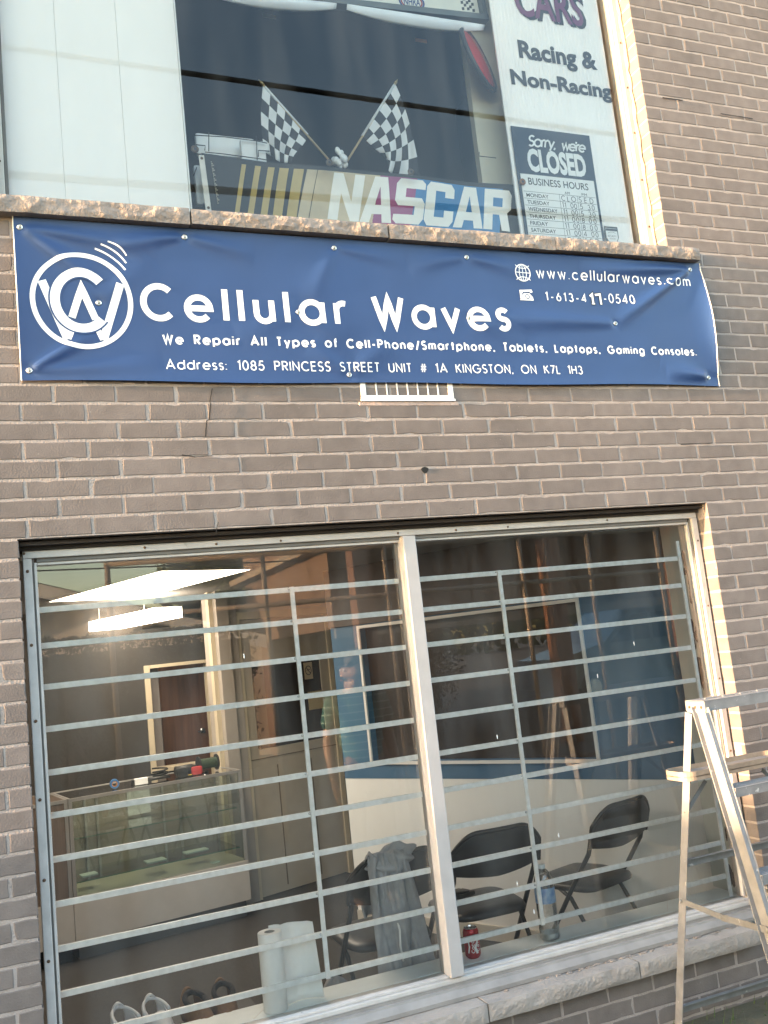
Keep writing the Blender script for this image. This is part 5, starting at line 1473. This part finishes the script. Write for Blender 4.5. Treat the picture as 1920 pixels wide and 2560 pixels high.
for s_ in (-1, 1):
    a, b = rl(s_, GROUND + .02), rl(s_, 1.20)
    m = MB(); m.bar(a, b, .004, .042, up=(0, 1, 0), ch=.001); m.bar(a + Vector((-s_ * .010, .020, 0)), b + Vector((-s_ * .010, .020, 0)), .022, .004, up=(0, 1, 0)); m.build('rear_leg', LAD, lad)
    a, b = fl_(s_, GROUND + .02), fl_(s_, 1.215)
    m = MB(); m.bar(a, b, .004, .078, up=(0, 1, .3), ch=.001)
    for e in (-1, 1): m.bar(a + Vector((s_ * .011, e * .038, e * .011)), b + Vector((s_ * .011, e * .038, e * .010)), .022, .004, up=(0, 1, .3))
    m.build('side_rail', LAD, lad)
    for f_, q in ((rl, .018), (fl_, .036)):
        p = f_(s_, GROUND); m = MB(); m.cbox(p + Vector((0, 0, .018)), (.032, q * 2.2, .036), None, .004); m.build('rubber_foot', BLK, lad)
    # spreader in two hinged pieces
    p, q = rl(s_, .455), fl_(s_, .44); mid = p.lerp(q, .48) + Vector((-s_ * .004, 0, -.012))
    m = MB(); m.bar(p + Vector((s_ * .006, 0, 0)), mid + Vector((s_ * .006, 0, 0)), .003, .022, up=(0, 0, 1)); m.bar(mid + Vector((s_ * .010, 0, 0)), q + Vector((s_ * .010, 0, 0)), .003, .024, up=(0, 0, 1))
    for r_ in (p, mid, q): m.ell(r_ + Vector((s_ * .010, 0, 0)), (.006, .008, .008), 8, 5)
    m.build('spreader', LADD, lad)
m = MB()                                                          # top cap with turned down rim
tx0, tx1, ty0, ty1, tz = LXC - .240, LXC + .240, -.452, -.338, 1.250
m.box(tx0, tx1, ty0, ty1, tz - .004, tz, 0, .0015)
m.box(tx0, tx1, ty0, ty0 + .004, tz - .042, tz - .0045); m.box(tx0, tx1, ty1 - .004, ty1, tz - .042, tz - .0045)
m.box(tx0, tx0 + .004, ty0 + .0045, ty1 - .0045, tz - .048, tz - .0045); m.box(tx1 - .004, tx1, ty0 + .0045, ty1 - .0045, tz - .048, tz - .0045)
for q in range(4): m.box(tx0 + .05 + q * .09, tx0 + .11 + q * .09, ty0 + .05, ty0 + .058, tz + .0002, tz + .0035)
m.build('top_cap', LAD, lad)
for y in (ty0 + .022, ty1 - .022, -.395):
    m = MB(); m.ell((tx0 - .001, y, tz - .026), (.003, .006, .006), 8, 5); m.build('rivet', RUST, lad, smooth=True)
for z in (.925, .625, .325, .03):
    a, b = fl_(-1, z), fl_(1, z)
    m = MB(); m.box(a.x + .004, b.x - .004, a.y - .045, a.y + .042, z - .004, z, 0, .001)
    m.box(a.x + .004, b.x - .004, a.y - .0455, a.y - .0415, z - .034, z - .0045); m.box(a.x + .004, b.x - .004, a.y + .038, a.y + .042, z - .030, z - .0045)
    for q in range(5): m.box(a.x + .006, b.x - .006, a.y - .034 + q * .016, a.y - .030 + q * .016, z + .0001, z + .002)
    m.build('step', LAD, lad)
for z in (.598, .012):
    a, b = rl(-1, z), rl(1, z); m = MB(); m.bar(a + Vector((0, .012, 0)), b + Vector((0, .012, 0)), .004, .030, up=(0, 0, 1)); m.bar(a + Vector((0, .002, .015)), b + Vector((0, .002, .015)), .020, .003, up=(0, 0, 1)); m.build('rear_brace', LADD, lad)
for s_ in (-1, 1):
    m = MB(); m.bar(rl(s_, .80), Vector((LXC + s_ * .15, rl(s_, .9).y + .006, .915)), .003, .016); m.build('shelf_strut', LADD, lad)
# fold-out pail shelf with a rounded rim
ptx0, ptx1, pty0, pty1, pz0 = 2.470, 3.06, -.345, -.190, .950
def rrect(x0, x1, y0, y1, r, n=6):
    out = []
    for cx, cy, a0 in ((x1 - r, y1 - r, 0), (x0 + r, y1 - r, 90), (x0 + r, y0 + r, 180), (x1 - r, y0 + r, 270)):
        out += [(cx + r * math.cos(rad(a0 + 90 * i / n)), cy + r * math.sin(rad(a0 + 90 * i / n))) for i in range(n + 1)]
    return out
rr = rrect(ptx0, ptx1, pty0, pty1, .05)
m = MB(); m.prism([(x, y, pz0) for x, y in rr], (0, 0, .003)); m.build('pail_shelf', LAD, lad)
m = MB(); n_ = len(rr); ri = rrect(ptx0 + .004, ptx1 - .004, pty0 + .004, pty1 - .004, .046)
vs = [(x, y, z) for z in (pz0 - .014, pz0 + .022) for x, y in rr] + [(x, y, z) for z in (pz0 - .014, pz0 + .022) for x, y in ri]
fs = []
for i in range(n_):
    j = (i + 1) % n_
    fs += [(i, j, n_ + j, n_ + i), (2 * n_ + i, 3 * n_ + i, 3 * n_ + j, 2 * n_ + j), (n_ + i, n_ + j, 3 * n_ + j, 3 * n_ + i), (i, 2 * n_ + i, 2 * n_ + j, j)]
m.add(vs, fs); m.build('shelf_rim', mat('tan worn rim', (.26, .21, .165), .5, metal=.1, var=.15, vscale=30), lad)

# ------------------------------------------------------------------ ground and the street behind the camera (seen in the panes)
ASPH = mat('asphalt', (.055, .053, .050), .9, var=.25, vscale=3, bump=.4, bscale=120)
SOIL = mat('soil', (.085, .075, .050), .95, var=.4, vscale=12, bump=.8, bscale=40, col2=(.055, .055, .035))
m = MB(); m.add([(-150, -190, GROUND - .004), (190, -190, GROUND - .004), (190, .02, GROUND - .004), (-150, .02, GROUND - .004)], [(0, 1, 2, 3)]); struct('ground', m, ASPH)
m = MB()
m.grid(lambda u, v: (lerp(-2.2, 6.6, u), lerp(-1.0, .004, v), GROUND + .012 * noise.noise(Vector((u * 40, v * 6, 0))) * (v * (1 - v) * 4) + .004), 120, 12); struct('soil_strip', m, SOIL)
GRS = mat('weed green', (.07, .11, .03), .8, var=.3)
m = MB(); rg = random.Random(4)
for i in range(120):
    x, y = rg.uniform(2.0, 4.2), rg.uniform(-.25, -.01); h = rg.uniform(.02, .07); a = rg.uniform(0, 6.28)
    d = Vector((math.cos(a), math.sin(a), 0))
    b_ = Vector((x, y, GROUND)); m.add([b_ - d * .003, b_ + d * .003, b_ + d * .004 + Vector((rg.uniform(-.02, .02), rg.uniform(-.02, 0), h))], [(0, 1, 2)])
tag(m.build('weeds', GRS, recalc=False), kind='stuff')

GYP = .112
def refl(u, v, yv):
    """a street point that the pane at y = GYP mirrors to photo point (u, v); yv is its depth behind the pane"""
    p = at(u, v, y=GYP + yv)
    return Vector((p.x, GYP - yv, p.z))

LEAF = mat('leaf green', (.045, .065, .022), .7, isl=.5)
LEAFD = mat('dark leaf green', (.028, .040, .016), .7, isl=.5)
BARK = mat('bark', (.10, .075, .055), .9, var=.3, bump=.6)
def tree(lab, base, h, cr, n, lm, seed, squash=1.0, cat='tree', name='tree', bare=0):
    r_ = random.Random(seed)
    t_ = thing(name, lab, cat, base)
    m = MB(); b = Vector(base); top = b + Vector((r_.uniform(-.2, .2), r_.uniform(-.2, .2), h * .62))
    m.tube([b, b.lerp(top, .5) + Vector((.05, .02, 0)), top], [h * .030, h * .022, h * .010], 9)
    cl = []
    for i in range(22):
        a = r_.uniform(0, 6.28); rr_ = cr * r_.uniform(.15, .85)
        c = b + Vector((math.cos(a) * rr_, math.sin(a) * rr_, h * (r_.uniform(.08, .85) if cat == 'bush' else r_.uniform(.42, .92))))
        cl.append((c, cr * r_.uniform(.25, .48)))
        m.tube([b.lerp(top, r_.uniform(.5, .95)), c], [h * .008, h * .003], 5)
    for i in range(bare):
        a = r_.uniform(0, 6.28); m.tube([top, top + Vector((math.cos(a) * cr * .7, math.sin(a) * cr * .3, h * r_.uniform(.2, .46)))], [h * .006, h * .001], 4)
    m.build('trunk', BARK, t_, smooth=True)
    m = MB()
    for i in range(n):
        c, rr_ = r_.choice(cl)
        d = Vector((r_.gauss(0, 1), r_.gauss(0, 1), r_.gauss(0, 1) * squash)).normalized() * rr_ * (r_.random() ** .4)
        p = c + d; s_ = h * r_.uniform(.010, .022)
        a = Vector((r_.gauss(0, 1), r_.gauss(0, 1), r_.gauss(0, 1))).normalized(); e = a.cross(Vector((r_.gauss(0, 1), r_.gauss(0, 1), r_.gauss(0, 1)))).normalized()
        m.add([p - a * s_, p + e * s_ * .5, p + a * s_, p - e * s_ * .5], [(0, 1, 2, 3)])
    m.build('crown', lm, t_, recalc=False)
    return t_
def gb(u, yv): p = refl(u, 1700, yv); return (p.x, p.y, GROUND)
tree('spreading dark green tree across the street beyond the gabled house', gb(605, 17), 4.9, 1.5, 9000, LEAF, 2, bare=6)
tree('bushy dark evergreen in front of the gabled house', gb(150, 8.0), 2.2, .60, 9000, LEAFD, 5, name='bush', cat='bush')
tree('low dark evergreen left of the bushy one', gb(215, 8.6), 1.95, .58, 8000, LEAFD, 9, name='bush', cat='bush')
tree('round shrub under the brown canopy, near the person', gb(1010, 11.5), 2.3, 1.0, 7000, LEAFD, 15, name='bush', cat='bush')
tree('tall narrow tree by the pylon sign', gb(705, 24), 4.0, 1.6, 6000, LEAFD, 21)

# gabled house across the street
SIDE = mat('pale siding', (.60, .51, .42), .7, var=.06); ROOF = mat('brown shingles', (.085, .065, .055), .9, var=.25, vscale=8); FASC = mat('white fascia', (.60, .58, .55), .6)
hp = refl(92, 1457, 14.0)
hs_ = thing('gabled_house', 'pale sided house with a brown gable roof and white bargeboards across the street', 'house', (hp.x, hp.y, GROUND))
ang = rad(14)
hx = Vector((math.cos(ang), math.sin(ang), 0)); hy = Vector((math.sin(ang), -math.cos(ang), 0))    # hy: away from the street
W2 = 4.2; eave = refl(440, 1600, 14.0).z - .1; LEN = 9
def hw(a, b, z): return Vector((hp.x, hp.y, 0)) + hx * a + hy * b + Vector((0, 0, z))
m = MB(); m.prism([hw(-W2, 0, GROUND), hw(W2, 0, GROUND), hw(W2, 0, eave - .12), hw(0, 0, hp.z - .28), hw(-W2, 0, eave - .12)], hy * LEN); m.build('wall', SIDE, hs_)
for s_ in (-1, 1):
    m = MB(); m.prism([hw(0, -.35, hp.z), hw(s_ * (W2 + .5), -.35, eave - .25), hw(s_ * (W2 + .5), -.35, eave - .33), hw(0, -.35, hp.z - .09)], hy * (LEN + .7)); m.build('roof', ROOF, hs_)
    m = MB(); m.prism([hw(0, -.38, hp.z - .02), hw(s_ * (W2 + .5), -.38, eave - .27), hw(s_ * (W2 + .5), -.38, eave - .50), hw(0, -.38, hp.z - .26)], hy * .025); m.build('bargeboard', FASC, hs_)
for a in (-1.6, 1.4):
    m = MB(); m.prism([hw(a - .5, -.02, .75), hw(a + .5, -.02, .75), hw(a + .5, -.02, 1.75), hw(a - .5, -.02, 1.75)], hy * .015); w_o = m.build('window', FASC, hs_)
    m = MB(); m.prism([hw(a - .43, -.03, .82), hw(a + .43, -.03, .82), hw(a + .43, -.03, 1.68), hw(a - .43, -.03, 1.68)], hy * .008); m.build('pane', BLK, w_o)

# clipped dark hedge in front of that house
hd = thing('hedge', 'long dark clipped hedge in front of the gabled house', 'hedge', gb(300, 11.5))
h0, h1 = refl(40, 1700, 11.5), refl(640, 1700, 11.5); ht_ = refl(300, 1585, 11.5).z
m = MB(); rh = random.Random(31)
for i in range(14000):
    x = rh.uniform(h0.x - 6, h1.x); y = h0.y + rh.uniform(-.45, .45); top_ = ht_ + .16 * noise.noise(Vector((x * 1.6, 0, 2))) + .07 * noise.noise(Vector((x * 6, 0, 2)))
    z = GROUND + (top_ - GROUND) * (1 - rh.random() ** 2.2)
    p = Vector((x, y, z)); s_ = rh.uniform(.03, .065)
    a = Vector((rh.gauss(0, 1), rh.gauss(0, 1), rh.gauss(0, 1))).normalized(); e = a.cross(Vector((rh.gauss(0, 1), rh.gauss(0, 1), rh.gauss(0, 1)))).normalized()
    m.add([p - a * s_, p + e * s_ * .5, p + a * s_, p - e * s_ * .5], [(0, 1, 2, 3)])
m.build('leaves', LEAFD, hd, recalc=False)
m = MB(); m.box(h0.x - 5.9, h1.x - .1, h0.y - .30, h0.y + .30, GROUND, ht_ - .25, 0, .1); m.build('branch_core', mat('hedge core', (.012, .014, .008), 1.0), hd)
# brown canopy building with posts on the right
CANB = mat('dark brown siding', (.13, .085, .065), .8, var=.2, vscale=2, stretch=(.4, 1, 14)); SOFF = mat('tan soffit', (.22, .18, .14), .7); POSTB = mat('rusty brown post', (.12, .055, .032), .8, var=.3, stretch=(4, 4, .5))
cy_ = 9.0
ca = refl(826, 1480, cy_); cbx = refl(1760, 1480, cy_).x
can_ = thing('canopy_building', 'dark brown canopy building on posts across the lot', 'building', (ca.x + 3, ca.y, GROUND))
zlo = refl(1000, 1568, cy_).z - .05; zbk = refl(1300, 1460, cy_).z
m = MB(); m.box(ca.x, cbx + 6, ca.y - 5, ca.y, zlo + .12, 5.2); m.build('upper_storey', CANB, can_)
m = MB(); m.box(ca.x - .25, cbx + 6.2, ca.y - 5.2, ca.y + .55, 3.02, 3.12); m.build('eave', SOFF, can_)
m = MB(); m.box(ca.x, cbx + 6, ca.y - .001, ca.y + .06, zlo - .02, zlo + .119); m.build('fascia', SOFF, can_)
for u in (905, 1385, 1700):
    p = refl(u, 1500, cy_ - .5); m = MB(); m.box(p.x - .13, p.x + .13, p.y - .13, p.y + .13, GROUND, 3.019 if u < 1500 else 3.0, 0, .01); m.build('post', POSTB, can_)
m = MB(); m.box(ca.x - .02, ca.x + 2.6, ca.y - 5, ca.y - 3.4, GROUND, zlo + .119); m.build('rear_room', CANB, can_)
# pipe frame in front of it
PIPE = mat('pale steel pipe', (.22, .17, .13), .6, var=.15)
py_ = 5.2
pf = thing('pipe_frame', 'open frame of pale steel pipes standing in the lot', 'pipe frame', gb(960, py_))
for u, v0, v1 in ((270, 1400, 1810), (655, 1370, 1640), (962, 1350, 1650), (1302, 1320, 1640), (1470, 1310, 1600), (1642, 1300, 1560)):
    a, b = refl(u, v0, py_), refl(u + 20, v1, py_); x = (a.x + b.x) / 2
    m = MB(); m.tube([(x, a.y, a.z + .1), (x, a.y, GROUND)], .026, 8); m.build('pipe_post', PIPE, pf, smooth=True)
x0, x1 = refl(265, 1500, py_).x, refl(1655, 1400, py_).x
for z in (refl(960, 1487, py_).z, refl(960, 1366, py_).z):
    m = MB(); m.tube([(x0, GYP - py_, z), (x1, GYP - py_, z)], .026, 8); m.build('pipe_rail', PIPE, pf, smooth=True)

# white pylon sign with lettering
sg = thing('pylon_sign', 'white grocery pylon sign with a dark pointed emblem', 'sign', gb(780, 22))
q0, q1 = refl(722, 1655, 22), refl(832, 1420, 22)
m = MB(); m.box(q0.x, q1.x, q0.y - .25, q0.y, q0.z, q1.z + .3); m.box(q0.x + .2, q1.x - .2, q0.y - .2, q0.y - .05, GROUND, q0.z - .001); m.build('sign_face', mat('sign white', (.70, .69, .66), .5), sg)
mx_ = (q0.x + q1.x) / 2; ww = (q1.x - q0.x)
m = MB(); m.prism([(mx_ - ww * .30, q0.y + .01, q0.z + (q1.z - q0.z) * .36), (mx_ + ww * .34, q0.y + .01, q0.z + (q1.z - q0.z) * .36), (mx_ + .02, q0.y + .01, q1.z)], (0, .02, 0)); m.build('pointed_emblem', mat('emblem grey', (.10, .09, .09), .5), sg)
m = MB(); m.box(mx_ - ww * .10, mx_ + ww * .12, q0.y + .032, q0.y + .04, q0.z + (q1.z - q0.z) * .37, q0.z + (q1.z - q0.z) * .62); m.build('orange_mark', mat('emblem orange', (.42, .12, .05), .5), sg)
m = MB(); block(m, 'Loblaws', q1.x - ww * .06, q0.x + ww * .1, q0.z + (q1.z - q0.z) * .06, q0.z + (q1.z - q0.z) * .26, lambda x, z, l=0.0: Vector((x, q0.y + .03, z)), bold=.02); m.build('sign_lettering', mat('emblem dark', (.06, .05, .05), .5), sg, recalc=False)

# parked van beyond the canopy
vp = refl(1610, 1555, 13.5)
van = thing('parked_van', 'pale blue grey van parked beyond the brown canopy', 'van', (vp.x, vp.y, GROUND))
VB = mat('van paint', (.20, .26, .33), .3, var=.05); VG = mat('van glass', (.03, .04, .05), .05)
vm = lambda a, z, d: Vector((vp.x + a, vp.y + d, GROUND + z))
m = MB(); m.prism([vm(a, z, 0) for a, z in ((-2.3, .35), (2.3, .35), (2.35, 1.0), (2.25, 1.8), (1.9, 1.92), (-.3, 1.92), (-1.1, 1.25), (-2.25, 1.0))], (0, -1.8, 0)); m.build('body', VB, van)
for a0, a1, a2, a3 in ((-.95, .1, .1, -.28), (.2, 1.1, 1.1, .2), (1.2, 2.1, 2.1, 1.2)):
    m = MB(); m.prism([vm(a0, 1.22, .001), vm(a1, 1.22, .001), vm(a2, 1.78, .001), vm(a3, 1.78, .001)], (0, .012, 0)); m.build('window', VG, van)
for a in (-1.5, 1.5):
    m = MB(); m.lathe([(.33, -.02), (.33, -.22)], vm(a, .33, .03), 20, 'y'); wh = m.build('wheel', BLK, van, smooth=True, angle=40)
    m = MB(); m.lathe([(.19, .0), (.17, .015)], vm(a, .33, .012), 16, 'y'); m.build('rim', GROM, wh)

# overhead cables and their poles
CAB = mat('cable black', (.012, .012, .013), .6)
def cable(lab, pts, yv, r, n):
    a, b = refl(*pts[0], yv), refl(*pts[1], yv); d = (b - a).normalized()
    tl, tr_ = (-24 - a.x) / d.x, (26 - a.x) / d.x
    m = MB(); m.tube([a + d * lerp(tl, tr_, i / 24) for i in range(25)], r, 6)
    tag(m.build('overhead_cable', CAB, smooth=True), lab, 'cable', 'overhead cables along the street')
cable('thick overhead cable, the higher one mirrored in the upper window', ((0, 112), (1180, 283)), 7.0, .034, 1)
cable('thickest overhead cable, the one mirrored low in the upper window', ((0, 432), (1240, 525)), 7.0, .046, 1)
cable('thin overhead cable, the upper one mirrored above the ceiling light', ((150, 1405), (1000, 1372)), 10.0, .012, 1)
cable('thin overhead cable, the lower one mirrored above the ceiling light', ((150, 1425), (1000, 1392)), 10.0, .012, 1)
for x, lab in ((-24.2, 'brown utility pole at the left end of the cables'), (26.2, 'brown utility pole at the right end of the cables')):
    up = thing('utility_pole', lab, 'pole', (x, -7.5, GROUND))
    m = MB(); m.tube([(x, -7.5, GROUND), (x, -7.5, 13)], [.17, .12], 12); m.build('shaft', BARK, up, smooth=True)
    m = MB(); m.bar((x, -10.2, 11.2), (x, -6.2, 11.2), .1, .12); m.build('crossarm', BARK, up)
# unseen board screen added on the left to shade the foot of the window
FEN = mat('grey blocker board', (.20, .17, .14), .85, var=.25, vscale=5, stretch=(3, 3, .3))
fx = -11.0
shade_fence = thing('added_shade_fence', 'unseen grey board screen square to the brick wall, added far left for its shade', 'shade_fence', (fx, -2.0, GROUND))
FH = .74 + math.tan(SUN_EL) / math.cos(SUN_AZ) * (3.09 - fx)
m = MB()
for i in range(30): m.box(fx, fx + .02, -4.4 + i * .148, -4.4 + i * .148 + .143, GROUND + .03, FH + random.uniform(-.01, .01))
m.build('boards', FEN, shade_fence)
for y in (-4.3, -2.2, -.15):
    m = MB(); m.box(fx + .021, fx + .11, y - .045, y + .045, GROUND, FH + .03); m.build('blocker_post', FEN, shade_fence)
# unseen grey block added further left to shade the foot of the pipe frame
gar = thing('added_shade_garage', 'unseen grey board block with a flat roof, added far left to shade the pipes', 'added_shade_garage', (-14, -8.6, GROUND))
m = MB(); m.box(-17, -11.0, -12.6, -4.7, GROUND, 3.0); m.build('wall', FEN, gar)
m = MB(); m.box(-17.2, -10.8, -12.8, -4.55, 3.001, 3.12); m.build('roof', TAR, gar)
m = MB(); m.box(-10.999, -10.96, -10.2, -7.4, GROUND + .02, 2.2); m.build('roller_door', mat('roller door', (.3, .3, .3), .5, stretch=(1, 1, 12), var=.2, vscale=4), gar)
# far trees along the horizon
m = MB(); rt = random.Random(77)
for i in range(9000):
    x = rt.uniform(-90, 150); y = -75 + rt.uniform(-6, 6)
    hmax = 3.6 + 1.6 * noise.noise(Vector((x * .12, 0, 0))) + 1.0 * noise.noise(Vector((x * .5, 3, 0)))
    p = Vector((x, y, GROUND + rt.random() ** .7 * max(.8, hmax))); s_ = rt.uniform(.25, .6)
    a = Vector((rt.gauss(0, 1), rt.gauss(0, .4), rt.gauss(0, 1))).normalized(); e = a.cross(Vector((0, 1, .2))).normalized()
    m.add([p - a * s_, p + e * s_ * .6, p + a * s_, p - e * s_ * .6], [(0, 1, 2, 3)])
tag(m.build('far_trees', LEAFD, recalc=False), kind='stuff')

# ------------------------------------------------------------------ person standing in the lot, seen mirrored in the left pane
pc = refl(886, 1700, 2.35)
person = thing('person', 'person in a teal striped polo shirt and dark trousers looking along the shop front', 'person', (pc.x, pc.y, GROUND))
def skin_mesh(name, verts, edges, radii, m_, parent, root=0, sub=2):
    me = bpy.data.meshes.new(name); me.from_pydata([tuple(Vector(v)) for v in verts], edges, [])
    o = bpy.data.objects.new(name + '_rig', me); COL.objects.link(o)
    sk = o.modifiers.new('skin', 'SKIN'); sk.use_smooth_shade = True
    if not me.skin_vertices: me.skin_vertices.new() if hasattr(me.skin_vertices, 'new') else None
    for i, r in enumerate(radii):
        d = me.skin_vertices[0].data[i]; d.radius = r if isinstance(r, tuple) else (r, r); d.use_root = (i == root)
    sb_ = o.modifiers.new('sub', 'SUBSURF'); sb_.levels = sub; sb_.render_levels = sub
    dg = bpy.context.evaluated_depsgraph_get()
    nm_ = bpy.data.meshes.new_from_object(o.evaluated_get(dg)); nm_.name = name
    bpy.data.objects.remove(o)
    nm_.materials.clear(); nm_.materials.append(m_)
    nm_.polygons.foreach_set('use_smooth', [True] * len(nm_.polygons))
    b = bpy.data.objects.new(name, nm_); COL.objects.link(b); b.parent = parent
    return b
SKINM = mat('skin', (.25, .145, .10), .55, var=.06, vscale=20)
# local frame: +y faces the shop front, head turned to -x
V = [(0, 0, .90), (0, .0, 1.06), (0, -.01, 1.22), (0, -.015, 1.34), (.0, -.005, 1.42), (-.006, .005, 1.475), (-.012, .01, 1.545), (-.012, .0, 1.60)]
E_ = [(i, i + 1) for i in range(7)]
Rr = [(.135, .10), (.13, .095), (.15, .105), (.12, .085), (.052, .052), (.062, .066), (.082, .086), (.055, .06)]
def addv(p, par, r):
    V.append(p); E_.append((par, len(V) - 1)); Rr.append(r); return len(V) - 1
addv((-.095, .022, 1.535), 6, .016); addv((-.072, .02, 1.470), 5, .034)        # nose, chin
addv((.02, .088, 1.545), 6, .014); addv((.02, -.078, 1.545), 6, .014)          # ears
for s_ in (-1, 1):
    sh_ = addv((s_ * .155, -.01, 1.345), 3, .062); el = addv((s_ * .215, -.03, 1.09), sh_, .042); wr = addv((s_ * .225, .06, .86), el, .027)
    pm = addv((s_ * .226, .085, .80), wr, (.034, .018))
    for k_, (dy, ln_) in enumerate(((.030, .070), (.012, .080), (-.006, .074), (-.022, .058))):
        a_ = addv((s_ * .224, .088 + dy, .765), pm, .0095); b_ = addv((s_ * .218, .092 + dy, .765 - ln_ * .55), a_, .0085); addv((s_ * .206, .090 + dy, .765 - ln_), b_, .007)
    th = addv((s_ * .205, .125, .815), pm, .011); addv((s_ * .196, .142, .778), th, .0085)
    hp_ = addv((s_ * .092, 0, .86), 0, .088); kn = addv((s_ * .105, .012, .49), hp_, .056); an = addv((s_ * .110, -.02, .09), kn, .038); addv((s_ * .12, .12, .035), an, .034)
skin_mesh('body', V, E_, Rr, SKINM, person)
SHIRT = bpy.data.materials.new('teal striped jersey'); SHIRT.use_nodes = True
nt = SHIRT.node_tree; bs = nt.nodes['Principled BSDF']; bs.inputs['Roughness'].default_value = .9
tc = nt.nodes.new('ShaderNodeTexCoord'); wv_ = nt.nodes.new('ShaderNodeTexWave'); wv_.bands_direction = 'Z'; wv_.inputs['Scale'].default_value = 6.5; wv_.inputs['Distortion'].default_value = .3
nt.links.new(tc.outputs['Object'], wv_.inputs['Vector']); cr_ = nt.nodes.new('ShaderNodeValToRGB'); cr_.color_ramp.interpolation = 'CONSTANT'
cr_.color_ramp.elements[0].color = (.025, .11, .11, 1); cr_.color_ramp.elements[1].position = .93; cr_.color_ramp.elements[1].color = (.22, .33, .31, 1)
nt.links.new(wv_.outputs['Fac'], cr_.inputs[0]); nt.links.new(cr_.outputs[0], bs.inputs['Base Color'])
sv = [(0, 0, .88), (0, 0, 1.06), (0, -.01, 1.22), (0, -.015, 1.345), (0, -.012, 1.405), (-.16, -.01, 1.35), (-.205, -.025, 1.17), (.16, -.01, 1.35), (.205, -.025, 1.17)]
skin_mesh('polo_shirt', sv, [(0, 1), (1, 2), (2, 3), (3, 4), (3, 5), (5, 6), (3, 7), (7, 8)], [(.158, .118), (.152, .112), (.170, .120), (.145, .100), (.066, .066), .080, .066, .080, .066], SHIRT, person, 2)
tv_ = [(0, 0, .93), (-.095, 0, .85), (-.107, .01, .49), (-.112, -.018, .10), (.095, 0, .85), (.107, .01, .49), (.112, -.018, .10)]
skin_mesh('trousers', tv_, [(0, 1), (1, 2), (2, 3), (0, 4), (4, 5), (5, 6)], [(.150, .112), .105, .076, .062, .105, .076, .062], mat('dark denim', (.03, .035, .05), .9, var=.2), person, 0)
for s_ in (-1, 1):
    skin_mesh('shoe', [(s_ * .110, -.055, .045), (s_ * .113, .03, .048), (s_ * .12, .14, .036)], [(0, 1), (1, 2)], [.046, .048, .038], BLK, person, 0)
skin_mesh('hair', [(.030, -.006, 1.515), (.028, -.004, 1.575), (-.012, .0, 1.622), (-.062, .008, 1.612)], [(0, 1), (1, 2), (2, 3)], [(.070, .080), (.080, .084), (.078, .074), (.034, .044)], mat('dark hair', (.012, .009, .007), .6, bump=.6, bscale=90), person, 1)
for s_ in (-1, 1):
    m = MB(); c = Vector((pc.x - .083, pc.y + .012 + s_ * .030, GROUND + 1.556)); m.ell(c, (.010, .013, .008), 10, 7); m.build('eye', PUREW, person, smooth=True)
    m = MB(); m.ell(c + Vector((-.0065, 0, 0)), (.005, .006, .006), 8, 6); m.build('iris', BLK, bpy.data.objects[person.children[-1].name], smooth=True)
m = MB(); m.tube([Vector((pc.x - .094, pc.y + y, GROUND + 1.490 + .003 * math.cos(y * 60))) for y in (-.014, 0, .018, .034)], [.002, .0048, .0048, .002], 8); m.build('mouth', mat('lip', (.26, .10, .08), .5), person, smooth=True)
